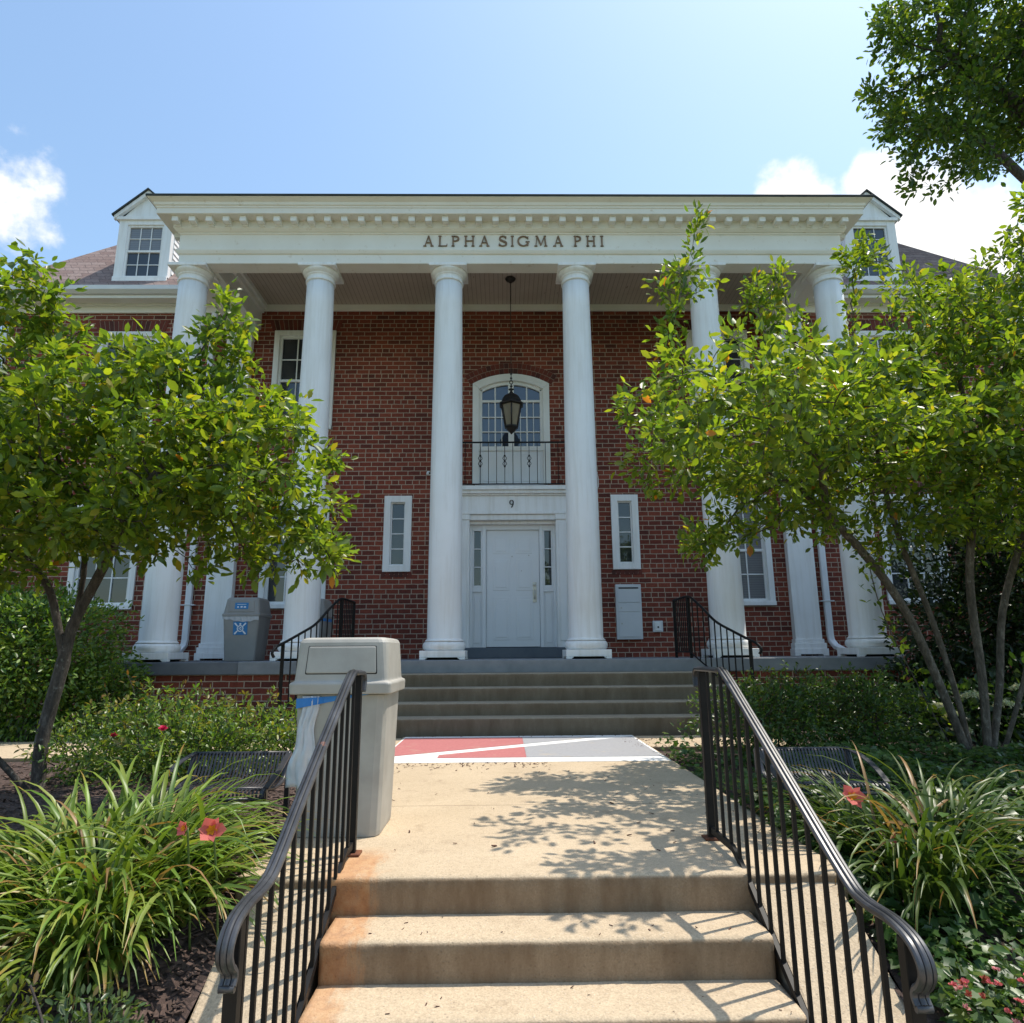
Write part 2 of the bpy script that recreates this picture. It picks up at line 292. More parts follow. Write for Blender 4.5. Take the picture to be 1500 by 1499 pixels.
def m_soffit():
    m, nt, b = new_mat('stained_cornice_paint'); co = objco(nt)
    n = noise(nt, co, 2, 4); r = ramp(nt, [(.3, (.77, .74, .67)), (.7, (.83, .81, .75))]); nt.links.new(n.outputs['Fac'], r.inputs[0])
    ns = noise(nt, co, 7.5, 5, .7); rs = ramp(nt, [(.60, (0, 0, 0)), (.72, (1, 1, 1))]); nt.links.new(ns.outputs['Fac'], rs.inputs[0])
    k = nd(nt, 'ShaderNodeMath', operation='MULTIPLY'); nt.links.new(rs.outputs[0], k.inputs[0]); k.inputs[1].default_value = .4
    nt.links.new(mixc(nt, k.outputs[0], r.outputs[0], (.45, .33, .18)), b.inputs['Base Color']); b.inputs['Roughness'].default_value = .55; return m
MAT['cornice'] = m_soffit()
def m_roof():
    m, nt, b = new_mat('slate_shingles'); co = objco(nt)
    sp = nd(nt, 'ShaderNodeSeparateXYZ'); nt.links.new(co, sp.inputs[0])
    ad_ = nd(nt, 'ShaderNodeMath', operation='ADD'); nt.links.new(sp.outputs['X'], ad_.inputs[0]); nt.links.new(sp.outputs['Y'], ad_.inputs[1])
    cb = nd(nt, 'ShaderNodeCombineXYZ'); nt.links.new(ad_.outputs[0], cb.inputs[0]); nt.links.new(sp.outputs['Z'], cb.inputs[1])
    t = nd(nt, 'ShaderNodeTexBrick'); t.inputs['Scale'].default_value = 1; t.inputs['Brick Width'].default_value = .3; t.inputs['Row Height'].default_value = .13; t.inputs['Mortar Size'].default_value = .006; t.inputs['Bias'].default_value = 0
    t.inputs['Color1'].default_value = (.20, .13, .115, 1); t.inputs['Color2'].default_value = (.28, .205, .185, 1); t.inputs['Mortar'].default_value = (.09, .06, .055, 1)
    nt.links.new(cb.outputs[0], t.inputs['Vector']); n = noise(nt, co, 20, 4); rn = ramp(nt, [(.3, (.75, .75, .75)), (.7, (1.2, 1.2, 1.2))]); nt.links.new(n.outputs['Fac'], rn.inputs[0])
    nt.links.new(mixc(nt, 1, t.outputs['Color'], rn.outputs[0], 'MULTIPLY'), b.inputs['Base Color']); b.inputs['Roughness'].default_value = .9
    bump(nt, b, t.outputs['Fac'], -.5, .01); return m
MAT['roof'] = m_roof()
def m_glass(name, base, blinds=False, refl=.12):
    m, nt, b = new_mat(name); co = objco(nt)
    if blinds:
        sp = nd(nt, 'ShaderNodeSeparateXYZ'); nt.links.new(co, sp.inputs[0])
        mu = nd(nt, 'ShaderNodeMath', operation='MULTIPLY'); nt.links.new(sp.outputs['Z'], mu.inputs[0]); mu.inputs[1].default_value = 1/.045
        fr = nd(nt, 'ShaderNodeMath', operation='FRACT'); nt.links.new(mu.outputs[0], fr.inputs[0])
        r = ramp(nt, [(0, tuple(x*.55 for x in base)), (.25, base), (1, tuple(x*1.1 for x in base))]); nt.links.new(fr.outputs[0], r.inputs[0]); nt.links.new(r.outputs[0], b.inputs['Base Color'])
    else:
        n = noise(nt, co, 1.3, 3); r = ramp(nt, [(.35, tuple(x*.5 for x in base)), (.65, base)]); nt.links.new(n.outputs['Fac'], r.inputs[0]); nt.links.new(r.outputs[0], b.inputs['Base Color'])
    b.inputs['Roughness'].default_value = .6; b.inputs['Specular IOR Level'].default_value = .2
    gl = nd(nt, 'ShaderNodeBsdfGlossy'); gl.inputs['Roughness'].default_value = .015; gl.inputs['Color'].default_value = (.92, .97, 1, 1)
    bump_n = noise(nt, co, 2.2, 1); bp = nd(nt, 'ShaderNodeBump'); bp.inputs['Strength'].default_value = .12; bp.inputs['Distance'].default_value = .02; nt.links.new(bump_n.outputs['Fac'], bp.inputs['Height']); nt.links.new(bp.outputs[0], gl.inputs['Normal'])
    fr_ = nd(nt, 'ShaderNodeFresnel'); fr_.inputs['IOR'].default_value = 1.5
    ma = nd(nt, 'ShaderNodeMath', operation='MULTIPLY_ADD'); nt.links.new(fr_.outputs[0], ma.inputs[0]); ma.inputs[1].default_value = 1.0; ma.inputs[2].default_value = refl*.25
    ms = nd(nt, 'ShaderNodeMixShader'); nt.links.new(ma.outputs[0], ms.inputs[0]); nt.links.new(b.outputs[0], ms.inputs[1]); nt.links.new(gl.outputs[0], ms.inputs[2])
    nt.links.new(ms.outputs[0], nt.nodes['Material Output'].inputs['Surface']); return m
MAT['glass'] = m_glass('window_glass', (.022, .026, .030))
MAT['glass_sky'] = m_glass('balcony_window_glass', (.03, .045, .075), False, .2)
MAT['glass_blind'] = m_glass('window_glass_with_blinds', (.17, .17, .175), True)
MAT['lamp_glass'] = simple('amber_lantern_glass', (.17, .135, .085), (.25, .20, .13), 4, .3)
def m_bag():
    m, nt, b = new_mat('clear_plastic_bag'); co = objco(nt)
    n = noise(nt, co, 7, 4); r = ramp(nt, [(.3, (.56, .58, .62)), (.7, (.72, .74, .78))]); nt.links.new(n.outputs['Fac'], r.inputs[0]); nt.links.new(r.outputs[0], b.inputs['Base Color'])
    b.inputs['Roughness'].default_value = .3; tr = nd(nt, 'ShaderNodeBsdfTransparent'); ms = nd(nt, 'ShaderNodeMixShader'); ms.inputs[0].default_value = .22
    nt.links.new(b.outputs[0], ms.inputs[1]); nt.links.new(tr.outputs[0], ms.inputs[2]); nt.links.new(ms.outputs[0], nt.nodes['Material Output'].inputs['Surface'])
    bump(nt, b, noise(nt, co, 18, 3).outputs['Fac'], .5, .02); return m
MAT['bag'] = m_bag()
def m_paint(name, c, c2):
    m, nt, b = new_mat(name); co = objco(nt)
    n = noise(nt, co, 30, 5, .7); r = ramp(nt, [(.3, c2), (.6, c)]); nt.links.new(n.outputs['Fac'], r.inputs[0])
    n2 = noise(nt, co, 4, 6, .7); r2 = ramp(nt, [(.58, (0, 0, 0)), (.70, (1, 1, 1))]); nt.links.new(n2.outputs['Fac'], r2.inputs[0])
    k = nd(nt, 'ShaderNodeMath', operation='MULTIPLY'); nt.links.new(r2.outputs[0], k.inputs[0]); k.inputs[1].default_value = .5
    nt.links.new(mixc(nt, k.outputs[0], r.outputs[0], (.46, .37, .27)), b.inputs['Base Color']); b.inputs['Roughness'].default_value = .75
    bump(nt, b, n.outputs['Fac'], .25, .002); return m
MAT['p_red'] = m_paint('red_paint', (.45, .155, .15), (.38, .12, .12))
MAT['p_grey'] = m_paint('grey_paint', (.33, .33, .345), (.28, .28, .295))
MAT['p_white'] = m_paint('white_floor_paint', (.78, .77, .75), (.72, .71, .69))

# ------------------------------------------------------------------ mesh helpers
class MB:
    def __init__(s): s.v = []; s.f = []; s.c = None; s.smooth = []
    def add(s, vs, fs, smooth=False):
        o = len(s.v); s.v += [tuple(p) for p in vs]
        for f in fs: s.f.append(tuple(i+o for i in f)); s.smooth.append(smooth)
        return s
    def box(s, x0, x1, y0, y1, z0, z1):
        if x0 > x1: x0, x1 = x1, x0
        if y0 > y1: y0, y1 = y1, y0
        if z0 > z1: z0, z1 = z1, z0
        vs = [(x0,y0,z0),(x1,y0,z0),(x1,y1,z0),(x0,y1,z0),(x0,y0,z1),(x1,y0,z1),(x1,y1,z1),(x0,y1,z1)]
        return s.add(vs, [(3,2,1,0),(4,5,6,7),(0,1,5,4),(1,2,6,5),(2,3,7,6),(3,0,4,7)])
    def hexa(s, b, t):   # bottom quad, top quad (ccw from above)
        return s.add(list(b)+list(t), [(3,2,1,0),(4,5,6,7),(0,1,5,4),(1,2,6,5),(2,3,7,6),(3,0,4,7)])
    def tube(s, pts, r, n=8, caps=True, smooth=True):
        pts = [Vector(p) for p in pts]; k = len(pts)
        rs = r if isinstance(r, (list, tuple)) else [r]*k
        ref = None; o = len(s.v); vs = []
        for i, p in enumerate(pts):
            t = (pts[min(i+1, k-1)]-pts[max(i-1, 0)])
            t = t.normalized() if t.length > 1e-9 else Vector((0, 0, 1))
            if ref is None:
                ref = Vector((1, 0, 0)) if abs(t.x) < .8 else Vector((0, 1, 0))
            a = (ref - t*ref.dot(t)).normalized(); b = t.cross(a); ref = a
            for j in range(n):
                an = 2*math.pi*j/n; vs.append(p + (a*math.cos(an)+b*math.sin(an))*rs[i])
        fs = [(i*n+j, i*n+(j+1) % n, (i+1)*n+(j+1) % n, (i+1)*n+j) for i in range(k-1) for j in range(n)]
        s.add(vs, fs, smooth)
        if caps: s.add([], [tuple(o-len(s.v)+j for j in reversed(range(n)))] if 0 else []); s.f.append(tuple(o+j for j in reversed(range(n)))); s.f.append(tuple(o+(k-1)*n+j for j in range(n))); s.smooth += [False, False]
        return s
    def lathe(s, prof, cx, cy, n=32, smooth=True, cap=True):
        vs = [(cx+r*math.cos(2*math.pi*j/n), cy+r*math.sin(2*math.pi*j/n), z) for r, z in prof for j in range(n)]
        fs = [(i*n+j, i*n+(j+1) % n, (i+1)*n+(j+1) % n, (i+1)*n+j) for i in range(len(prof)-1) for j in range(n)]
        o = len(s.v); s.add(vs, fs, smooth)
        if cap:
            s.f.append(tuple(o+j for j in reversed(range(n)))); s.f.append(tuple(o+(len(prof)-1)*n+j for j in range(n))); s.smooth += [False, False]
        return s
    def prism(s, poly, axis, a, b):   # poly in the two other axes
        def P(u, v, w): return {'x': (w, u, v), 'y': (u, w, v), 'z': (u, v, w)}[axis]
        n = len(poly); vs = [P(u, v, a) for u, v in poly]+[P(u, v, b) for u, v in poly]
        return s.add(vs, [tuple(range(n)), tuple(reversed(range(n, 2*n)))] + [(i, i+n, (i+1) % n+n, (i+1) % n) for i in range(n)])
    def sweep(s, path, prof, lateral=Vector((1, 0, 0)), smooth=True):
        pts = [Vector(p) for p in path]; k = len(pts); n = len(prof); vs = []; o = len(s.v)
        for i, p in enumerate(pts):
            t = (pts[min(i+1, k-1)]-pts[max(i-1, 0)]).normalized()
            lat = (lateral - t*lateral.dot(t)).normalized(); nn = t.cross(lat)
            for u, v in prof: vs.append(p+lat*u+nn*v)
        fs = [(i*n+j, (i+1)*n+j, (i+1)*n+(j+1) % n, i*n+(j+1) % n) for i in range(k-1) for j in range(n)]
        s.add(vs, fs, smooth); s.f.append(tuple(o+j for j in range(n))); s.f.append(tuple(o+(k-1)*n+j for j in reversed(range(n)))); s.smooth += [False, False]
        return s
    def build(s, name, m, parent=None, bevel=0, fixn=True, seg=2):
        me = bpy.data.meshes.new(name); me.from_pydata([tuple(v) for v in s.v], [], s.f)
        if len(s.smooth) == len(me.polygons): me.polygons.foreach_set('use_smooth', s.smooth)
        if fixn:
            bm = bmesh.new(); bm.from_mesh(me); bmesh.ops.recalc_face_normals(bm, faces=bm.faces[:]); bm.to_mesh(me); bm.free()
        if s.c is not None:
            at = me.color_attributes.new('tint', 'FLOAT_COLOR', 'POINT'); at.data.foreach_set('color', np.asarray(s.c, np.float32).ravel())
        me.materials.append(MAT[m] if isinstance(m, str) else m)
        o = bpy.data.objects.new(name, me); COL.objects.link(o)
        if parent: o.parent = parent
        if bevel:
            b = o.modifiers.new('bevel', 'BEVEL'); b.width = bevel; b.segments = seg; b.limit_method = 'ANGLE'; b.angle_limit = R(40); b.harden_normals = False
        return o
def tag(o, label, cat, group=None, kind=None):
    o['label'] = label; o['category'] = cat
    if group: o['group'] = group
    if kind: o['kind'] = kind
    return o
def thing(name, label, cat, loc=(0, 0, 0), group=None):
    o = bpy.data.objects.new(name, None); COL.objects.link(o); o.location = loc; o.empty_display_size = .2
    tag(o, label, cat, group); return o
def struct(o): o['kind'] = 'structure'; return o
def part(o, parent):     # parent while keeping the mesh in world coordinates
    o.parent = parent; o.matrix_parent_inverse = Matrix.Translation(-Vector(parent.location)) if parent.type == 'EMPTY' else Matrix()
    return o
def bez(p, k=8):         # smooth polyline through points (Catmull-Rom)
    p = [Vector(q) for q in p]; out = []
    for i in range(len(p)-1):
        a, b, c, d = p[max(i-1, 0)], p[i], p[i+1], p[min(i+2, len(p)-1)]
        for j in range(k):
            t = j/k
            out.append(.5*((2*b)+(c-a)*t+(2*a-5*b+4*c-d)*t*t+(3*b-a-3*c+d)*t**3))
    out.append(p[-1]); return out

# ------------------------------------------------------------------ ground, paths, steps (setting)
def gz(x, y):
    x = np.asarray(x, float); y = np.asarray(y, float)
    t = np.clip((-6.4-y)/2.4, 0, 1); t = t*t*(3-2*t)
    z = -.955 - .58*t
    z = z + .03*np.sin(x*2.3+y*1.1)*np.sin(y*1.9-x*.7)*(1-t*.5)
    return z
def grid_mesh(name, m, x0, x1, y0, y1, step, zf):
    nx = int((x1-x0)/step)+1; ny = int((y1-y0)/step)+1
    xs = np.linspace(x0, x1, nx); ys = np.linspace(y0, y1, ny); X, Y = np.meshgrid(xs, ys); Z = zf(X, Y)
    v = np.stack([X, Y, Z], -1).reshape(-1, 3); mb = MB()
    fs = [(j*nx+i, j*nx+i+1, (j+1)*nx+i+1, (j+1)*nx+i) for j in range(ny-1) for i in range(nx-1)]
    mb.add(v.tolist(), fs, True); return mb.build(name, m, fixn=False)
mb = MB(); mb.add([(-1500, -1500, -1.62), (1500, -1500, -1.62), (1500, 1500, -1.62), (-1500, 1500, -1.62)], [(0, 1, 2, 3)])
struct(mb.build('ground', 'grass', fixn=False))
mb = MB().box(-60, 60, -13.5, -8.62, -1.75, -1.54); struct(mb.build('pavement', 'walk2', bevel=.01))
def bedL(x, y): return gz(x, y)
o = grid_mesh('planting_bed', 'mulch', -13, -1.36, -9.0, 1.9, .12, gz); struct(o)
o = grid_mesh('planting_bed', 'mulch', 1.34, 13, -9.0, 1.9, .12, gz); struct(o)
mb = MB().box(-14, -1.405, -3.15, -1.85, -1.2, -.905).box(1.405, 3.0, -2.75, -1.80, -1.2, -.905); struct(mb.build('cross_path', 'walk2', bevel=.012))
# lower flight of steps
def wob(x, ph): return math.sin(x*5.1+ph)*.4+math.sin(x*13.7+ph*2.3)*.35+math.sin(x*37+ph*1.7)*.25
def rough_steps(name, m, x0, x1, edges, zb, amp=.004):
    mb = MB(); n = int((x1-x0)/.018)
    for q, (yf, zt, yb) in enumerate(edges):
        prof0 = [(yb, zt, 0), (yf+.10, zt, 0), (yf+.034, zt-.001, .3), (yf+.012, zt-.004, 1), (yf+.003, zt-.012, 1.3), (yf, zt-.026, 1), (yf+.003, zt-.06, .5), (yf+.004, zt-.11, .4), (yf+.004, zb, 0)]
        k = len(prof0); vs = []; chip = [0]*(n+1)
        for _ in range(int((x1-x0)*7)):
            c = random.randrange(n+1); w_ = random.choice((1, 1, 2)); d_ = random.uniform(.002, .008)
            for t in range(-w_, w_+1):
                if 0 <= c+t <= n: chip[c+t] = max(chip[c+t], d_*(1-abs(t)/(w_+1)))
        for i in range(n+1):
            x = x0+(x1-x0)*i/n; w_ = wob(x, q*1.9+x0)*amp
            for (y, z, g) in prof0:
                vs.append((x, y+g*(w_*.8+chip[i]), z-g*.5*(abs(w_)*.5+chip[i]) if g >= 1 else z))
        fs = [(i*k+j, i*k+j+1, (i+1)*k+j+1, (i+1)*k+j) for i in range(n) for j in range(k-1)]+[tuple(range(k)), tuple(reversed(range(n*k, n*k+k)))]
        mb.add(vs, fs, True)
        mb.smooth[-1] = mb.smooth[-2] = False
    return struct(mb.build(name, m))
rough_steps('lower_steps', 'walk', -.937, .937, [(-7.27, -1.06, -6.96), (-7.55, -1.22, -7.24), (-7.83, -1.38, -7.52)], -1.7)
rough_steps('walkway', 'walk', -1.40, 1.40, [(-6.99, -.90, -1.77)], -1.3)
for sx in (-1, 1):
    mb = MB(); xa, xb = sx*.968, sx*1.36
    if xa > xb: xa, xb = xb, xa
    yt, zt, yb, zb = -6.96, -.93, -8.45, -1.62
    mb.prism([(yt, zt), (yb, zt-.578*(yt-yb)), (yb, -1.75), (yt, -1.75)], 'x', xa, xb)
    mb2 = mb.build('step_kerb', 'walk2', bevel=.012); struct(mb2)
# upper flight
EDG = [(-.80, -.18, -.50), (-1.10, -.355, -.79), (-1.40, -.53, -1.09), (-1.70, -.69, -1.39)]
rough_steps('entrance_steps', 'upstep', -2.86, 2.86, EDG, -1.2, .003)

# ------------------------------------------------------------------ the building
W = 2.1
B = thing('brick_building', 'two storey red brick house with six white columns, white entablature lettering and dormers', 'building', (0, 2.1, -.9))
def bp(o): return part(o, B)
def window_obj(name, x0, x1, z0, z1, cols, rows, glass='glass', trim=.105, y=W, meeting=True, parent=None, sill=True, mat='white', sash=.05):
    """trim board proud of the wall, sash set back, muntins, pane; returns the window (its trim mesh)"""
    mb = MB(); yf, yb = y-.035, y+.10
    mb.box(x0, x0+trim, yf, yb, z0, z1).box(x1-trim, x1, yf, yb, z0, z1).box(x0+trim, x1-trim, yf, yb, z1-trim, z1)
    if sill: mb.box(x0-.0, x1+.0, yf-.03, yb, z0-.002, z0+trim*.75)
    else: mb.box(x0+trim, x1-trim, yf, yb, z0, z0+trim)
    zb = z0+(trim*.75 if sill else trim)
    w = mb.build(name, mat, bevel=.006)
    fr = MB(); a0, a1, b0, b1 = x0+trim, x1-trim, zb, z1-trim; s = sash; ys, ye = y+.02, y+.09
    fr.box(a0, a0+s, ys, ye, b0, b1).box(a1-s, a1, ys, ye, b0, b1).box(a0+s, a1-s, ys, ye, b0, b0+s).box(a0+s, a1-s, ys, ye, b1-s, b1)
    zm = (b0+b1)/2
    if meeting: fr.box(a0+s, a1-s, ys-.004, ye, zm-.025, zm+.025)
    t = .011
    for i in range(1, cols):
        xx = a0+s+(a1-a0-2*s)*i/cols; fr.box(xx-t, xx+t, ys+.012, ys+.034, b0+s, b1-s)
    for j in range(1, rows):
        zz = b0+s+(b1-b0-2*s)*j/rows
        if meeting and abs(zz-zm) < .03: continue
        fr.box(a0+s, a1-s, ys+.014, ys+.032, zz-t, zz+t)
    f = fr.build('window_sash', mat, bevel=.003); f.parent = w
    pn = MB().box(a0+s*.5, a1-s*.5, ys+.036, ys+.046, b0+s*.5, b1-s*.5).build('pane', glass); pn.parent = w
    part(w, parent or B)
    return w
def hole(x0, x1, z0, z1): return [(x0, z0), (x1, z0), (x1, z1), (x0, z1)]
WIN = [  # x0,x1,z0,z1,cols,rows,glass
    (-4.72, -3.50, 4.36, 6.44, 3, 4, 'glass'), (3.52, 4.76, 4.36, 6.44, 3, 4, 'glass'),
    (-4.69, -3.46, .92, 3.02, 3, 4, 'glass'), (3.64, 4.87, .92, 3.02, 3, 4, 'glass_blind'),
    (-8.20, -6.97, 4.36, 6.42, 3, 4, 'glass'), (6.97, 8.20, 4.36, 6.42, 3, 4, 'glass'),
    (-8.20, -6.97, .92, 3.02, 3, 4, 'glass'), (6.97, 8.20, .92, 3.02, 3, 4, 'glass')]
NAR = [(-2.425, -1.905, 1.582, 3.03), (1.876, 2.394, 1.604, 3.035)]
XL, XR, ZB, ZT = -10.16, 10.40, -1.2, 7.05
holes = [hole(a+.05, b-.05, c+.05, d-.05) for a, b, c, d, *_ in WIN] + [hole(a+.04, b-.04, c+.04, d-.04) for a, b, c, d in NAR]
ax0, ax1 = -.762, .742; acx = (ax0+ax1)/2
def arch(xh, zs, zt, n=14, cx=acx):   # segmental arch polyline, spring zs, crown zt, half width xh
    h = zt-zs; r = (xh*xh+h*h)/(2*h); cz = zt-r; a = math.asin(xh/r)
    return [(cx+r*math.sin(-a+2*a*i/n), cz+r*math.cos(-a+2*a*i/n)) for i in range(n+1)]
AH = (ax1-ax0)/2
arch_hole = [(ax0+.05, 3.2), (ax1-.05, 3.2)] + list(reversed(arch(AH-.05, 5.27, 5.46)))
door_hole = hole(-.92, .92, .0, 2.9)
wall = MB()
loops = [[Vector((x, W, z)) for x, z in hole(XL, XR, ZB, ZT)]] + [[Vector((x, W, z)) for x, z in h] for h in holes+[arch_hole, door_hole]]
flat = [p for l in loops for p in l]
tris = tessellate_polygon(loops)
wall.add(flat, [tuple(t) for t in tris])
for h in holes+[arch_hole, door_hole]:
    n = len(h)
    wall.add([(x, W, z) for x, z in h]+[(x, W+.35, z) for x, z in h], [(i, (i+1) % n, (i+1) % n+n, i+n) for i in range(n)])
D2 = 10.2
wall.add([(XL, W, ZB), (XL, D2, ZB), (XL, D2, ZT), (XL, W, ZT), (XR, W, ZB), (XR, D2, ZB), (XR, D2, ZT), (XR, W, ZT)], [(0, 1, 2, 3), (7, 6, 5, 4), (1, 5, 6, 2)])
bp(wall.build('wall', 'brick', fixn=False))
bp(MB().box(-2.3, 2.3, W+.36, W+.40, ZB, 6.4).box(-9.5, -2.35, W+.36, W+.40, ZB, 6.9).box(2.35, 9.5, W+.36, W+.40, ZB, 6.9).build('dark_room_backing', 'dark'))  # near-black backing sheets, the darkness of unlit rooms put into their colour
# porch: slab and brick base
bp(MB().box(-3.97, 5.62, -.50, W-.003, -.185, 0).build('porch_slab', 'slab', bevel=.012))
sl = bp(MB().box(-5.78, -3.974, -.46, W-.003, -.185, -.004).build('porch_slab', simple('darker_grey_slab_end', (.10, .112, .13), (.14, .152, .17), 4, .6), bevel=.012)); sl['label'] = 'darker grey end of the porch slab'  # left end of the slab in a darker grey
bp(MB().box(-3.97, -2.862, -.452, .3, -1.2, -.187).build('porch_base', 'brick')); bp(MB().box(2.862, 5.58, -.452, .3, -1.2, -.187).build('porch_base', 'brick'))
bp(MB().box(-5.74, -3.974, -.40, .3, -1.2, -.187).build('porch_base', 'brick'))
# lintels: individual bricks
def fan_lintel(cx, half, z0, z1, splay, name='lintel', arch_spec=None):
    mb = MB(); cols = []
    pal = [(.19, .042, .027), (.155, .036, .025), (.12, .030, .022), (.17, .038, .025), (.085, .026, .021)]
    rnd = random.Random(int(abs(cx)*1000)+len(name))
    y = W-.010
    if arch_spec is None:
        n = int(2*half/.083)
        for i in range(n):
            u0, u1 = -half+2*half*i/n+.005, -half+2*half*(i+1)/n-.005
            k = 1+splay/half
            mb.hexa([(cx+u0, y, z0), (cx+u1, y, z0), (cx+u1, W+.05, z0), (cx+u0, W+.05, z0)], [(cx+u0*k, y, z1), (cx+u1*k, y, z1), (cx+u1*k, W+.05, z1), (cx+u0*k, W+.05, z1)])
            cols += [rnd.choice(pal)]*8
    else:
        r, cz, a, t, rings = arch_spec
        for q in range(rings):
            n = int(2*a*(r+q*t)/.086)
            for i in range(n):
                a0, a1 = -a+2*a*i/n+.0016, -a+2*a*(i+1)/n-.0016; r0, r1 = r+q*t+.005, r+(q+1)*t-.005
                P = lambda rr, an, yy: (cx+rr*math.sin(an), yy, cz+rr*math.cos(an))
                mb.hexa([P(r0, a0, y), P(r0, a1, y), P(r0, a1, W+.05), P(r0, a0, W+.05)], [P(r1, a0, y), P(r1, a1, y), P(r1, a1, W+.05), P(r1, a0, W+.05)])
                cols += [rnd.choice(pal)]*8
    mb.c = [(*c, 1) for c in cols]
    bp(mb.build(name, 'soldier', bevel=.004))
    bk = MB()
    if arch_spec is None: bk.box(cx-half, cx+half, W-.004, W+.04, z0+.002, z1-.002)
    else:
        r, cz, a, t, rings = arch_spec; P = lambda rr, an, yy: (cx+rr*math.sin(an), yy, cz+rr*math.cos(an)); n = 16
        for i in range(n):
            a0, a1 = -a+2*a*i/n, -a+2*a*(i+1)/n
            bk.hexa([P(r, a0, W-.004), P(r, a1, W-.004), P(r, a1, W+.04), P(r, a0, W+.04)], [P(r+t*rings, a0, W-.004), P(r+t*rings, a1, W-.004), P(r+t*rings, a1, W+.04), P(r+t*rings, a0, W+.04)])
    bp(bk.build('lintel_mortar', 'mortar'))
for a, b, c, d, co_, ro, g in WIN:
    window_obj('window', a, b, c, d, co_, ro, g)
    fan_lintel((a+b)/2, (b-a)/2+.06, d+.005, d+.235, .07)
for i, (a, b, c, d) in enumerate(NAR):
    window_obj('narrow_window', a, b, c, d, 1, 4, 'glass', .125, meeting=False, sill=False, sash=.022)
    for q in range(1):
        mb = MB(); cols = []; n = 7
        for k in range(n):
            u0 = a-.03+(b-a+.06)*k/n+.005; u1 = a-.03+(b-a+.06)*(k+1)/n-.005
            mb.box(u0, u1, W-.008, W+.04, c-.10, c-.005); cols += [random.choice([(.15, .036, .025), (.11, .03, .022), (.08, .026, .02)])]*8
        mb.c = [(*x, 1) for x in cols]; bp(mb.build('brick_sill', 'soldier', bevel=.004))
# arched balcony window
oa = arch(AH, 5.30, 5.505); ia = arch(AH-.125, 5.19, 5.36)
tr = MB()
def ring_strip(mb, outer, inner, y0, y1):
    n = len(outer)
    for i in range(n-1):
        a, b, c, d = outer[i], outer[i+1], inner[i+1], inner[i]
        mb.hexa([(d[0], y0, d[1]), (c[0], y0, c[1]), (c[0], y1, c[1]), (d[0], y1, d[1])], [(a[0], y0, a[1]), (b[0], y0, b[1]), (b[0], y1, b[1]), (a[0], y1, a[1])])
ring_strip(tr, oa, ia, W-.035, W+.10)
tr.prism([(ax0, 3.25), (ax0+.125, 3.25), (ax0+.125, 5.188), (ax0, 5.298)], 'y', W-.035, W+.10).prism([(ax1, 3.25), (ax1-.125, 3.25), (ax1-.125, 5.188), (ax1, 5.298)], 'y', W-.035, W+.10)
aw = bp(tr.build('balcony_window', 'trim', bevel=.004))
sa = MB(); ib = arch(AH-.185, 5.15, 5.295)
ring_strip(sa, ia, ib, W+.025, W+.085)
sx0, sx1 = ax0+.125, ax1-.125
sa.box(sx0, sx0+.06, W+.025, W+.085, 4.02, 5.19).box(sx1-.06, sx1, W+.025, W+.085, 4.02, 5.19).box(sx0, sx1, W+.020, W+.085, 3.93, 4.02)
sa.box(acx-.055, acx+.055, W+.022, W+.085, 4.02, 5.31)
gx0, gx1 = sx0+.06, sx1-.06
sa.box(gx0, gx1, W+.034, W+.07, 4.93, 4.975)
for k, xx in enumerate((gx0+(acx-.055-gx0)*.5, acx+.055+(gx1-acx-.055)*.5)): sa.box(xx-.013, xx+.013, W+.036, W+.068, 4.02, 5.25)
for xx in [gx0+(acx-.055-gx0)*q for q in (.25, .75)]+[acx+.055+(gx1-acx-.055)*q for q in (.25, .75)]: sa.box(xx-.007, xx+.007, W+.040, W+.066, 4.02, 4.93)
for zz in (4.32, 4.62): sa.box(gx0, gx1, W+.038, W+.064, zz-.010, zz+.010)
s_ = sa.build('window_sash', 'trim', bevel=.002); s_.parent = aw
pnl = MB().add([(x, W+.072, z) for x, z in [(gx0-.02, 4.0), (gx1+.02, 4.0)]+list(reversed(arch(AH-.17, 5.16, 5.31)))], [tuple(range(17))]).build('pane', 'glass_sky', fixn=False); pnl.parent = aw
lp = MB().box(sx0, sx1, W+.045, W+.09, 3.25, 3.93)
for x0, x1 in ((sx0+.06, acx-.04), (acx+.04, sx1-.06)): lp.box(x0, x1, W+.035, W+.05, 3.32, 3.84)
l_ = lp.build('lower_panel', 'door', bevel=.006); l_.parent = aw
h_ = 5.505-5.30; r_ = (AH*AH+h_*h_)/(2*h_)
fan_lintel(acx, AH, 0, 0, 0, 'arch_lintel', (r_+.006, 5.505-r_, math.asin(AH/r_)*1.06, .115, 2))

# door case
DC = MB()
DC.box(-1.10, 1.10, 1.66, W+.05, 3.045, 3.125).box(-1.07, 1.07, 1.70, W+.05, 2.985, 3.045).box(-1.04, 1.04, 1.745, W+.05, 2.955, 2.985)
DC.box(-1.02, 1.02, 1.78, W+.05, 2.655, 2.955)
DC.box(-1.05, 1.05, 1.745, W+.05, 2.60, 2.655)
DC.box(-.80, .80, 1.79, 1.90, 2.50, 2.598)
for sx in (-1, 1):
    DC.box(sx*.795, sx*1.02, 1.775, W+.05, .18, 2.50); DC.box(sx*.785, sx*1.035, 1.755, W+.05, 2.50, 2.60)
    DC.box(sx*.782, sx*1.03, 1.758, W+.05, .02, .18); DC.box(sx*.84, sx*.975, 1.763, 1.78, .30, 2.42)
DC.box(-.795, .795, 1.90, W+.10, 2.44, 2.50)
dcase = bp(DC.build('door_surround', 'white', bevel=.008))
bp(MB().box(-.90, .93, 1.64, W+.02, .002, .185).build('door_sill', 'sill', bevel=.01))
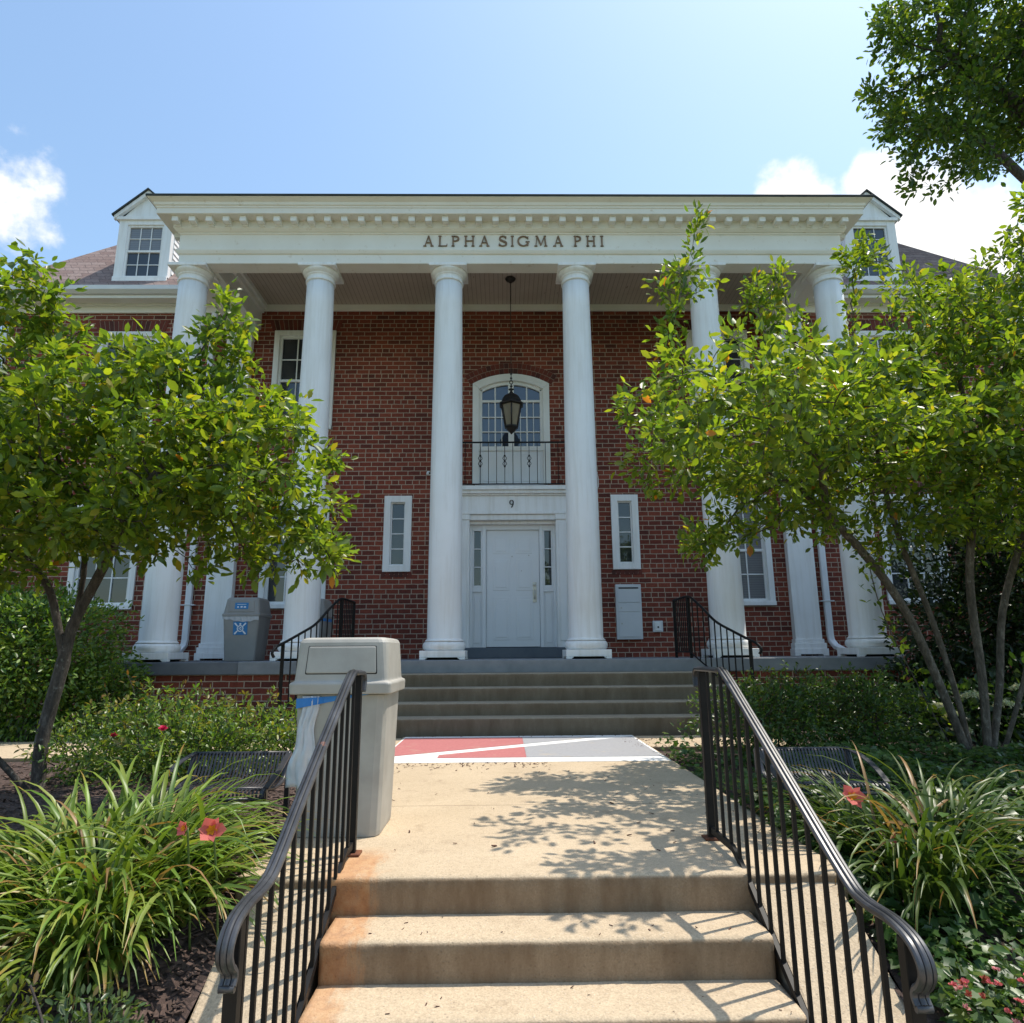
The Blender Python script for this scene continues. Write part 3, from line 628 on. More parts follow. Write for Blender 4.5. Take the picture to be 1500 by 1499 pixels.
# door wall with sidelights
dw = MB(); yd = 2.0
for sx in (-1, 1):
    o0, o1 = sorted((sx*.795, sx*.745)); dw.box(o0, o1, yd, yd+.12, .19, 2.44)
    o0, o1 = sorted((sx*.565, sx*.497)); dw.box(o0, o1, yd-.01, yd+.12, .19, 2.44)
    a, b = sorted((sx*.745, sx*.565))
    dw.box(a, b, yd, yd+.10, 2.33, 2.44).box(a, b, yd, yd+.10, 1.19, 1.31).box(a, b, yd+.03, yd+.10, .19, 1.19)
    dw.box(a, a+.028, yd+.005, yd+.10, 1.31, 2.33).box(b-.028, b, yd+.005, yd+.10, 1.31, 2.33)
    for zz in (1.65, 1.99): dw.box(a+.028, b-.028, yd+.02, yd+.05, zz-.010, zz+.010)
    dw.box(a+.035, b-.035, yd+.018, yd+.032, .27, 1.12)
dw.box(-.497, .497, yd, yd+.12, 2.35, 2.44)
dwo = bp(dw.build('door_frame', 'door', bevel=.005))
for sx in (-1, 1):
    a, b = sorted((sx*.745, sx*.565)); q = MB().box(a+.02, b-.02, yd+.052, yd+.06, 1.30, 2.34).build('sidelight_pane', 'glass'); q.parent = dwo
dd = MB().box(-.492, .492, yd+.045, yd+.09, .20, 2.348)
for (z0, z1) in ((.32, 1.10), (1.22, 1.80), (1.90, 2.22)):
    for (x0, x1) in ((-.37, -.06), (.06, .37)):
        dd.box(x0, x1, yd+.038, yd+.05, z0, z1); dd.box(x0+.05, x1-.05, yd+.030, yd+.04, z0+.05, z1-.05)
door = bp(dd.build('door', 'door', bevel=.010, seg=3))
hd = MB().box(.365, .435, yd+.030, yd+.046, 1.00, 1.37).tube(bez([(.40, yd+.03, 1.06), (.40, yd-.03, 1.09), (.40, yd-.03, 1.19), (.40, yd+.03, 1.22)], 5), .012).lathe([(.022, 1.295), (.022, 1.335)], .40, yd+.022, 12)
h2 = hd.build('handle', 'steel', bevel=.003); h2.parent = door
for (x, z, r) in ((-.012, 1.85, .012), (.16, 1.58, .009), (.30, 1.87, .010)): MB().tube([(x, yd+.04, z), (x, yd+.026, z)], r, 10).build('peephole', 'steel').parent = door
# number 9
nb = MB()
def arcpoly(mb, cx, cz, rx, rz, a0, a1, w0, w1, y0, y1, n=18):
    for i in range(n):
        t0, t1 = a0+(a1-a0)*i/n, a0+(a1-a0)*(i+1)/n
        ww = lambda t: w0+(w1-w0)*abs(math.cos(t))
        P = lambda t, k, y: (cx+(rx+k*ww(t))*math.cos(t), y, cz+(rz+k*ww(t))*math.sin(t))
        mb.hexa([P(t0, -.5, y0), P(t1, -.5, y0), P(t1, -.5, y1), P(t0, -.5, y1)], [P(t0, .5, y0), P(t1, .5, y0), P(t1, .5, y1), P(t0, .5, y1)])
nz0 = 2.795
arcpoly(nb, -.018, nz0+.030, .031, .040, 0, 2*math.pi, .008, .022, 1.765, 1.781, 24)
arcpoly(nb, -.060, nz0+.032, .073, .115, -1.05, .02, .016, .022, 1.7655, 1.7805, 12)
nbo = nb.build('house_number', 'number'); nbo.parent = dcase
# columns
def column(x):
    rb, rt = .262, .224; prof = []
    for i in range(15):
        t = i/14; r = rb-(rb-rt)*(t**1.6); prof.append((r, .315+t*(6.20-.315)))
    mb = MB().lathe([(rb+.035, .268), (rb+.028, .285), (rb+.008, .300)]+prof, x, 0, 48)
    c = bp(mb.build('column', 'white', fixn=True))
    pl = MB()
    pl.box(x-.335, x+.335, -.335, .335, .035, .135)
    for sx in (-1, 1):
        for sy in (-1, 1): pl.box(x+sx*.335, x+sx*.25, sy*.335, sy*.25, .001, .036)
    for sgn in (-1, 1): pl.prism([(x+sgn*.25, .036), (x+sgn*.25, .006), (x+sgn*.215, .036)], 'y', -.333, -.25)
    p = pl.build('plinth', 'white', bevel=.008); part(p, c)
    core = MB().box(x-.24, x+.24, -.24, .24, .0015, .036).build('plinth_void', 'dark'); part(core, c)
    tz = []
    for i in range(11):
        a = -math.pi/2+math.pi*i/10; tz.append((.262+.052*math.cos(a)+.012, .2005+.066*math.sin(a)))
    t = MB().lathe(tz, x, 0, 48).build('base_torus', 'white'); part(t, c)
    cp = MB()
    cp.lathe([(rt+.004, 6.195), (rt+.022, 6.205), (rt+.022, 6.232), (rt+.004, 6.242), (rt+.003, 6.30), (rt+.020, 6.308), (rt+.02, 6.326), (rt+.035, 6.335), (rt+.066, 6.362), (rt+.076, 6.392), (rt+.072, 6.405)], x, 0, 48)
    cp.box(x-.312, x+.312, -.303, .303, 6.403, 6.458)
    k = cp.build('capital', 'white', bevel=.006); part(k, c)
COLX = [-5.39, -3.245, -1.075, 1.075, 3.25, 5.39]
for x in COLX: column(x)
# pilasters on the wall
for sx in (-1, 1):
    x = sx*5.375
    p = bp(MB().box(x-.245, x+.245, 1.97, W+.02, .30, 6.20).build('pilaster', 'white', bevel=.008))
    q = MB().box(x-.31, x+.31, 1.90, W+.02, .03, .13).box(x-.29, x+.29, 1.92, W+.02, .13, .23).box(x-.265, x+.265, 1.945, W+.02, .23, .30)
    for s2 in (-1, 1): q.box(x+s2*.31, x+s2*.20, 1.90, W+.02, .001, .031)
    part(q.build('pilaster_base', 'white', bevel=.008), p)
    q = MB().box(x-.262, x+.262, 1.952, W+.02, 6.20, 6.235).box(x-.247, x+.247, 1.968, W+.02, 6.235, 6.30).box(x-.275, x+.275, 1.94, W+.02, 6.30, 6.345).box(x-.30, x+.30, 1.915, W+.02, 6.345, 6.40).box(x-.312, x+.312, 1.90, W+.02, 6.40, 6.458)
    part(q.build('pilaster_capital', 'white', bevel=.006), p)
# entablature swept round three sides
FX, FY = 5.56, -.26
PROF = [(-.01, 6.46), (-.01, 6.622), (.012, 6.63), (.035, 6.675), (.04, 6.70), (.0, 6.704), (.0, 6.985), (.018, 6.992), (.022, 7.012), (.045, 7.02), (.075, 7.05), (.085, 7.062), (.085, 7.185),
        (.268, 7.187), (.28, 7.192), (.28, 7.286), (.292, 7.290), (.297, 7.318), (.315, 7.328), (.325, 7.372), (.345, 7.385), (.375, 7.405), (.40, 7.418), (.40, 7.424), (-.12, 7.424), (-.30, 7.02), (-.30, 6.46)]
def u_sweep(prof, y_end=3.4):
    mb = MB(); path = [((-FX, y_end), (-1, 0)), ((-FX, FY), (-1, -1)), ((FX, FY), (1, -1)), ((FX, y_end), (1, 0))]; n = len(prof)
    vs = [(px+ox*o, py+oy*o, z) for (px, py), (ox, oy) in path for o, z in prof]
    fs = [(i*n+j, (i+1)*n+j, (i+1)*n+(j+1) % n, i*n+(j+1) % n) for i in range(3) for j in range(n)]
    fs += [tuple(range(n)), tuple(reversed(range(3*n, 4*n)))]
    mb.add(vs, fs); return mb
ent = bp(u_sweep(PROF).build('entablature', 'cornice', bevel=.004))
nb_ = 41
def dentil(mb): part(mb.build('dentil', 'trim', bevel=.004), ent)
for i in range(nb_):
    x = -5.56+11.12*i/(nb_-1)
    dentil(MB().box(x-.052, x+.052, FY-.225, FY-.08, 7.095, 7.1855).box(x-.052, x+.052, FY-.115, FY-.075, 7.072, 7.094))
for sx in (-1, 1):
    for i in range(1, 13):
        y = FY+.278*i; dentil(MB().box(sx*(FX+.225), sx*(FX+.08), y-.052, y+.052, 7.095, 7.1855))
rf = bp(MB().box(-FX-.415, FX+.415, FY-.415, 3.4, 7.4245, 7.462).build('portico_roof', 'roof_edge', bevel=.008))
# side beams inner faces and the ceiling
bp(MB().box(-5.02, 5.02, -.09, W-.002, 7.0, 7.03).build('porch_ceiling', 'ceiling'))
ct = MB()
ct.box(-5.0, 5.0, W-.05, W-.002, 6.862, 6.999)
for sx in (-1, 1):
    ct.box(sx*5.01, sx*5.30, .05, W-.003, 6.462, 6.998)
    ct.box(sx*4.90, sx*5.01, .046, W-.055, 6.90, 6.998); ct.box(sx*4.95, sx*5.01, .046, W-.055, 6.80, 6.90)
ct.box(-5.005, 5.005, -.0, .045, 6.464, 6.998)
ct.box(-5.008, 5.008, -.245, .0, 6.4605, 6.50)
bp(ct.build('ceiling_trim', 'trim', bevel=.006))
# lettering
LT = MB(); lay = [0]
S = .00231; X0 = -1.483-103*S; LH = .192; LZ = 6.768
def quad(x0, z0, x1, z1, t):
    lay[0] += 1; e = (lay[0] % 7)*.0006
    dx, dz = x1-x0, z1-z0; l = math.hypot(dx, dz); nx, nz_ = -dz/l*t/2, dx/l*t/2; y0, y1 = FY-.022-e, FY+.002
    P = [(x0+nx, z0+nz_), (x0-nx, z0-nz_), (x1-nx, z1-nz_), (x1+nx, z1+nz_)]
    LT.hexa([(p[0], y0, p[1]) for p in P], [(p[0], y1, p[1]) for p in P])
def larc(cx, cz, rx, rz, a0, a1, w0, w1, n=14):
    lay[0] += 1; e = (lay[0] % 7)*.0006; arcpoly(LT, cx, cz, rx, rz, a0, a1, w0, w1, FY-.022-e, FY+.002, n)
TH, TN, SE = .024, .012, .010
def serif(x, z, w=.052): quad(x-w/2, z, x+w/2, z, SE)
def stem(x, t=TH, b=LZ, h=LH): quad(x, b, x, b+h, t); serif(x, b+SE/2); serif(x, b+h-SE/2)
def glyph(ch, a, b):
    x0, x1 = X0+a*S, X0+b*S; w = x1-x0; z0, z1 = LZ, LZ+LH; cx = (x0+x1)/2
    if ch == 'A':
        quad(x0+.018, z0, cx-.004, z1, TN); quad(x1-.022, z0, cx-.002, z1, TH); quad(x0+.045, z0+LH*.34, x1-.05, z0+LH*.34, TN*.9); serif(x0+.018, z0+SE/2); serif(x1-.022, z0+SE/2)
    elif ch == 'L':
        stem(x0+.028); quad(x0+.03, z0+SE/2, x1-.004, z0+SE/2, SE); quad(x1-.006, z0, x1-.002, z0+.04, SE)
    elif ch == 'P':
        stem(x0+.028); larc(x0+.055, z0+LH*.74, w-.085, LH*.235, -math.pi/2, math.pi/2, .012, .03); quad(x0+.03, z1-.007, x0+.06, z1-.007, .013); quad(x0+.03, z0+LH*.505, x0+.06, z0+LH*.505, .013)
    elif ch == 'H':
        stem(x0+.028); stem(x1-.028); quad(x0+.03, z0+LH*.52, x1-.03, z0+LH*.52, TN)
    elif ch == 'I': stem(cx)
    elif ch == 'S':
        larc(cx, z0+LH*.74, w*.36, LH*.235, .35, math.pi*1.5-.25, .014, .026); larc(cx, z0+LH*.265, w*.41, LH*.24, math.pi/2-.25, -math.pi+.35, .014, .026)
        quad(cx-w*.30, z0+LH*.62, cx+w*.32, z0+LH*.38, .03); quad(x1-.022, z1-.055, x1-.018, z1-.01, SE); quad(x0+.006, z0+.01, x0+.012, z0+.06, SE)
    elif ch == 'G':
        larc(cx-.01, z0+LH*.5, w*.42, LH*.46, .75, 2*math.pi-.5, .013, .030, 20); quad(x1-.045, z0+.01, x1-.045, z0+LH*.44, TH); serif(x1-.045, z0+LH*.44, .07); quad(x1-.04, z1-.06, x1-.036, z1-.01, SE)
    elif ch == 'M':
        quad(x0+.014, z0, x0+.034, z1, TN); quad(x1-.022, z0, x1-.042, z1, TH); quad(x0+.036, z1, cx-.002, z0+.02, TH*.9); quad(cx-.002, z0+.02, x1-.042, z1, TN); serif(x0+.014, z0+SE/2); serif(x1-.022, z0+SE/2); serif(x0+.03, z1-SE/2, .04); serif(x1-.036, z1-SE/2, .04)
for ch, a, b in (('A', 103, 172), ('L', 207, 272), ('P', 303, 367), ('H', 395, 472), ('A', 508, 578), ('S', 645, 708), ('I', 735, 755), ('G', 785, 876), ('M', 910, 998), ('A', 1045, 1114), ('P', 1192, 1254), ('H', 1282, 1352), ('I', 1388, 1408)):
    LT = MB(); glyph(ch, a, b); part(LT.build('letter', 'lettering'), ent)
# eaves and gutters on both wings
for x0, x1 in ((XL-.35, -FX-.02), (FX+.02, XR+.35)):
    ev = MB().box(x0+.30 if x0 < 0 else x0, x1 if x0 < 0 else x1-.30, W-.045, W-.001, 6.82, 7.05)
    ev.box(x0, x1, W-.28, W-.046, 6.99, 7.045).box(x0, x1, W-.36, W-.281, 6.965, 7.03).box(x0, x1, W-.10, W-.0455, 6.955, 6.99)
    e = bp(ev.build('eave', 'trim', bevel=.006))
    gp = [(W-.362, 7.035), (W-.42, 7.035), (W-.455, 7.06), (W-.49, 7.085), (W-.50, 7.165), (W-.488, 7.165), (W-.478, 7.10), (W-.44, 7.075), (W-.415, 7.05), (W-.362, 7.05)]
    g = MB().prism(gp, 'x', x0-.05, x1); g.box(x0-.05, x1, W-.36, W-.345, 7.035, 7.165)
    part(g.build('gutter', 'gutter'), e)
# main roof
EX0, EX1, EY0, EY1, EZ = XL-.42, XR+.42, W-.40, D2+.4, 7.14
tp = math.tan(R(51)); hh = (EY1-EY0)/2
RZ = EZ+hh*tp
RZ = min(RZ, 12.0); hh2 = (RZ-EZ)/tp
v = [(EX0, EY0, EZ), (EX1, EY0, EZ), (EX1, EY1, EZ), (EX0, EY1, EZ), (EX0+hh2, EY0+hh2, RZ), (EX1-hh2, EY0+hh2, RZ), (EX1-hh2, EY1-hh2, RZ), (EX0+hh2, EY1-hh2, RZ)]
bp(MB().add(v, [(0, 1, 5, 4), (1, 2, 6, 5), (2, 3, 7, 6), (3, 0, 4, 7), (4, 5, 6, 7), (3, 2, 1, 0)]).build('roof', 'roof', fixn=True))
# dormers
for cx in (-7.49, 7.49):
    y = 2.0; hw = .545; zb, ze, zp = 7.50, 8.90, 9.545
    dm = MB().box(cx-hw, cx-.365, y, y+.12, zb, ze).box(cx+.365, cx+hw, y, y+.12, zb, ze).box(cx-.365, cx+.365, y, y+.12, 8.76, ze).box(cx-hw-.0, cx+hw+.0, y-.03, y+.12, zb-.06, zb+.08)
    d = bp(dm.build('dormer', 'white', bevel=.008))
    ch = MB()
    for sx in (-1, 1):
        nb2 = 12
        for i in range(nb2):
            z0 = zb-.03+(ze-zb+.02)*i/nb2; z1 = zb-.03+(ze-zb+.02)*(i+1)/nb2
            ch.hexa([(cx+sx*(hw-.012), y+.121, z0), (cx+sx*(hw+.022), y+.121, z0), (cx+sx*(hw+.022), y+2.2, z0), (cx+sx*(hw-.012), y+2.2, z0)],
                    [(cx+sx*(hw-.012), y+.121, z1), (cx+sx*(hw+.003), y+.121, z1), (cx+sx*(hw+.003), y+2.2, z1), (cx+sx*(hw-.012), y+2.2, z1)])
    part(ch.build('dormer_siding', 'white'), d)
    pd = MB().prism([(cx-hw, ze+.001), (cx+hw, ze+.001), (cx, zp-.06)], 'y', y+.03, y+.12).box(cx-hw-.05, cx+hw+.05, y-.04, y+.12, ze-.04, ze+.03)
    for sx in (-1, 1):
        pd.hexa([(cx+sx*(hw+.10), y-.05, ze-.04), (cx+sx*(hw+.10), y+.03, ze-.04), (cx, y+.03, zp-.115), (cx, y-.05, zp-.115)], [(cx+sx*(hw+.10), y-.05, ze+.05), (cx+sx*(hw+.10), y+.03, ze+.05), (cx, y+.03, zp-.012), (cx, y-.05, zp-.012)])
    part(pd.build('pediment', 'white', bevel=.004), d)
    rr = MB()
    for sx in (-1, 1):
        rr.hexa([(cx+sx*(hw+.13), y-.08, ze+.03), (cx+sx*(hw+.13), y+2.6, ze+.03), (cx, y+2.6, zp-.01), (cx, y-.08, zp-.01)], [(cx+sx*(hw+.14), y-.08, ze+.062), (cx+sx*(hw+.14), y+2.6, ze+.062), (cx, y+2.6, zp+.028), (cx, y-.08, zp+.028)])
    part(rr.build('dormer_roof', 'roof_edge'), d)
    sw = MB(); a0, a1, b0, b1 = cx-.365, cx+.365, zb+.08, 8.76; sw.box(a0, a0+.035, y+.03, y+.09, b0, b1).box(a1-.035, a1, y+.03, y+.09, b0, b1).box(a0+.035, a1-.035, y+.03, y+.09, b1-.04, b1).box(a0+.035, a1-.035, y+.03, y+.09, b0, b0+.04)
    zm = (b0+b1)/2; sw.box(a0+.035, a1-.035, y+.025, y+.09, zm-.022, zm+.022)
    for k in (1, 2): xx = a0+.035+(a1-a0-.07)*k/3; sw.box(xx-.008, xx+.008, y+.045, y+.06, b0+.04, b1-.04)
    for zz in ((b0+zm)/2, (b1+zm)/2): sw.box(a0+.035, a1-.035, y+.046, y+.059, zz-.008, zz+.008)
    part(sw.build('dormer_sash', 'white', bevel=.002), d)
    part(MB().box(a0+.01, a1-.01, y+.062, y+.07, zm, b1).build('pane', 'glass_blind' if cx < 0 else 'glass'), d); part(MB().box(a0+.01, a1-.01, y+.0625, y+.0705, b0, zm-.001).build('pane', 'glass'), d)
# downspouts
for sx, xs in ((-1, -5.93), (1, 5.80)):
    pth = [(xs, W-.06, 6.80), (xs, W-.06, .30), (xs+sx*.02, W-.10, .20), (xs+sx*.16, W-.35, .07), (xs+sx*.20, W-.45, .055)]
    xs2 = bez(pth, 5)
    prof = [(-.055, -.04), (.055, -.04), (.055, .04), (-.055, .04)]
    dsp = bp(MB().sweep([(xs, W-.06, 6.80), (xs, W-.06, 3), (xs, W-.06, .36), (xs+sx*.008, W-.07, .27), (xs+sx*.05, W-.13, .17), (xs+sx*.14, W-.27, .085), (xs+sx*.24, W-.42, .058)], prof, smooth=False).build('downspout', 'gutter', bevel=.012))
    part(MB().box(xs-.12, xs+.12, W-.112, W-.012, .98, 1.0).box(xs-.12, xs+.12, W-.112, W-.012, 4.0, 4.02).build('bracket', 'panel'), dsp)
for xs in (XL+.14, XR-.14):
    bp(MB().sweep([(xs, W-.40, 7.03), (xs, W-.30, 6.86), (xs, W-.06, 6.66), (xs, W-.06, 6.4), (xs, W-.06, 0), (xs, W-.06, -1)], [(-.05, -.04), (.05, -.04), (.05, .04), (-.05, .04)], smooth=False).build('downspout', 'gutter', bevel=.01))

# ------------------------------------------------------------------ things fixed to or standing by the building
# balcony railing
br = thing('balcony_railing', 'black wrought iron balcony railing above the white door surround', 'railing', (0, 1.7, 3.125))
yb = 1.72; zt = 3.985; x0, x1 = -1.03, 1.03
part(MB().box(x0, x1, yb-.012, yb+.012, zt-.028, zt).box(x0, x0+.02, yb, W-.01, zt-.027, zt-.001).box(x1-.02, x1, yb, W-.01, zt-.027, zt-.001).build('top_rail', 'black_iron', bevel=.003), br)
part(MB().box(x0, x1, yb-.009, yb+.009, 3.155, 3.173).box(x0, x0+.016, yb, W-.01, 3.155, 3.173).box(x1-.016, x1, yb, W-.01, 3.155, 3.173).build('bottom_rail', 'black_iron'), br)
bars = [-.73+.1525*i-.02 for i in range(10)]
for i, x in enumerate([x0+.01, -.88]+bars[:]+[.86, x1-.01]):
    part(MB().box(x-.006, x+.006, yb-.006, yb+.006, 3.126 if i in (0, 13) else 3.17, zt-.02).build('baluster', 'black_iron'), br)
for y in (yb+.12, yb+.24):
    for x in (x0+.01, x1-.01): part(MB().box(x-.006, x+.006, y-.006, y+.006, 3.17, zt-.02).build('baluster', 'black_iron'), br)
for x in (bars[1], bars[4], bars[7]):
    o = MB()
    for zc in (3.555, 3.66):
        for sgn in (-1, 1): o.tube(bez([(x, yb, zc-.05), (x+sgn*.036, yb, zc), (x, yb, zc+.05)], 5), .006, 6)
    for zc in (3.50, 3.607, 3.714): o.lathe([(.004, zc-.02), (.018, zc-.008), (.018, zc+.008), (.004, zc+.02)], x, yb, 10)
    part(o.build('scroll_ornament', 'black_iron'), br)
# hanging lantern
lx, ly = -.018, 1.10
ln = thing('hanging_lantern', 'black hexagonal lantern hanging on a long chain from the porch ceiling', 'lantern', (lx, ly, 6.99))
part(MB().lathe([(.095, 6.998), (.10, 6.985), (.085, 6.955), (.035, 6.925), (.015, 6.90)], lx, ly, 24).build('ceiling_canopy', 'lantern'), ln)
chn = MB().tube([(lx, ly, 6.92), (lx, ly, 4.95)], .0075, 6)
for i in range(5):
    z = 5.12-i*.0425
    an = 0 if i % 2 else math.pi/2
    chn.box(lx-.016*abs(math.cos(an))-.004, lx+.016*abs(math.cos(an))+.004, ly-.016*abs(math.sin(an))-.004, ly+.016*abs(math.sin(an))+.004, z-.016, z+.016)
part(chn.build('chain', 'lantern'), ln)
rg = MB(); rg.tube([(lx+.030*math.cos(a), ly, 4.915+.034*math.sin(a)) for a in [2*math.pi*i/16 for i in range(17)]], .008, 6, False); part(rg.build('ring', 'lantern'), ln)
def hexring(prof, n=6, rot=R(30)):
    mb = MB(); vs = [(lx+r*math.cos(rot+2*math.pi*j/n), ly+r*math.sin(rot+2*math.pi*j/n), z) for r, z in prof for j in range(n)]
    fs = [(i*n+j, i*n+(j+1) % n, (i+1)*n+(j+1) % n, (i+1)*n+j) for i in range(len(prof)-1) for j in range(n)]+[tuple(range(n)), tuple(range((len(prof)-1)*n, len(prof)*n))]
    return mb.add(vs, fs)
top = MB().lathe([(.010, 4.88), (.012, 4.85), (.030, 4.84), (.012, 4.82), (.012, 4.79), (.055, 4.775), (.018, 4.755), (.022, 4.735), (.040, 4.70), (.075, 4.675)], lx, ly, 16)
hx = hexring([(.075, 4.68), (.14, 4.635), (.185, 4.565), (.20, 4.515), (.245, 4.485), (.245, 4.468), (.19, 4.460)]); top.add(hx.v, hx.f)
part(top.build('lantern_roof', 'lantern', bevel=.004), ln)
part(hexring([(.185, 4.458), (.112, 4.06)]).build('lantern_glass', 'lamp_glass'), ln)
fr = MB()
for j in range(6):
    a = R(30)+2*math.pi*j/6; fr.tube([(lx+.198*math.cos(a), ly+.198*math.sin(a), 4.465), (lx+.120*math.cos(a), ly+.120*math.sin(a), 4.05)], .013, 6)
hx = hexring([(.135, 4.075), (.135, 4.05), (.105, 4.03), (.07, 3.985), (.03, 3.95), (.012, 3.925)]); fr.add(hx.v, hx.f)
part(fr.build('lantern_frame', 'lantern'), ln)
# wall boxes
mbx = thing('wall_panel', 'tall pale grey metal locker box with two doors on the brick wall right of the entrance', 'metal panel', (2.13, 2.05, .8))
part(MB().box(1.893, 2.365, 2.02, W-.001, .317, 1.318).build('box_body', 'panel', bevel=.01), mbx)
for z0, z1 in ((.36, .80), (.815, .97), (.985, 1.215)):
    part(MB().box(1.93, 2.328, 2.008, 2.0195, z0, z1).build('box_door', 'panel', bevel=.005), mbx)
part(MB().box(1.95, 2.31, 2.010, 2.0195, 1.24, 1.262).build('slot', 'dark'), mbx)
for z in (.60, .885): part(MB().tube([(1.985, 2.012, z), (1.985, 1.998, z)], .012, 10).build('lock', 'steel'), mbx)
ib_ = thing('outlet_box', 'small square white box with a keyhole cover low on the brick wall', 'wall box', (2.65, 2.06, .55))
part(MB().box(2.560, 2.744, 2.05, W-.001, .447, .650).build('box_body', 'panel', bevel=.008), ib_); part(MB().box(2.592, 2.712, 2.040, 2.0495, .475, .622).build('box_cover', 'white', bevel=.006), ib_)
part(MB().tube([(2.652, 2.042, .535), (2.652, 2.03, .535)], .016, 10).build('lock', 'dark'), ib_)
for sx, lab in ((-1, 'small white camera on the brick wall left of the entrance columns'), (1, 'small white camera trailing a cable on the brick wall right of the entrance columns')):
    x = sx*1.60
    cmr = thing('security_camera', lab, 'camera', (x, 2.08, 3.45), 'small white cameras flanking the entrance')
    part(MB().lathe([(.04, 3.43), (.042, 3.47), (.03, 3.50)], x, 2.06, 16).tube([(x, 2.06, 3.46), (x-sx*.03, 1.99, 3.45)], .028, 10).build('camera_body', 'white'), cmr)
    part(MB().tube([(x-sx*.031, 1.988, 3.45), (x-sx*.032, 1.984, 3.45)], .02, 10).build('lens', 'dark'), cmr)
    if sx > 0: part(MB().tube(bez([(x+.03, 2.08, 3.45), (x+.05, 2.07, 3.36), (x+.05, 2.08, 3.18)], 5), .007, 6).build('cable', 'white'), cmr)
# porch bins
def rrect(cx, cy, hx, hy, r, z, n=4):
    out = []
    for (sx, sy, a0) in ((1, 1, 0), (-1, 1, 90), (-1, -1, 180), (1, -1, 270)):
        for i in range(n+1):
            a = R(a0+90*i/n); out.append((cx+sx*(hx-r)+r*math.cos(a), cy+sy*(hy-r)+r*math.sin(a), z))
    return out
def loft(rings, smooth=True):
    mb = MB(); n = len(rings[0]); vs = [p for r in rings for p in r]
    fs = [(i*n+j, i*n+(j+1) % n, (i+1)*n+(j+1) % n, (i+1)*n+j) for i in range(len(rings)-1) for j in range(n)]+[tuple(reversed(range(n))), tuple(range((len(rings)-1)*n, len(rings)*n))]
    return mb.add(vs, fs, False)
def bin_body(cx, cy, z0, m, hb=.215, ht=.255, h=.70, parent=None, name='bin_body'):
    o = loft([rrect(cx, cy, hb, hb, .035, z0), rrect(cx, cy, hb+.004, hb+.004, .035, z0+.02), rrect(cx, cy, ht, ht, .04, z0+h)]).build(name, m, bevel=.004); part(o, parent); return o
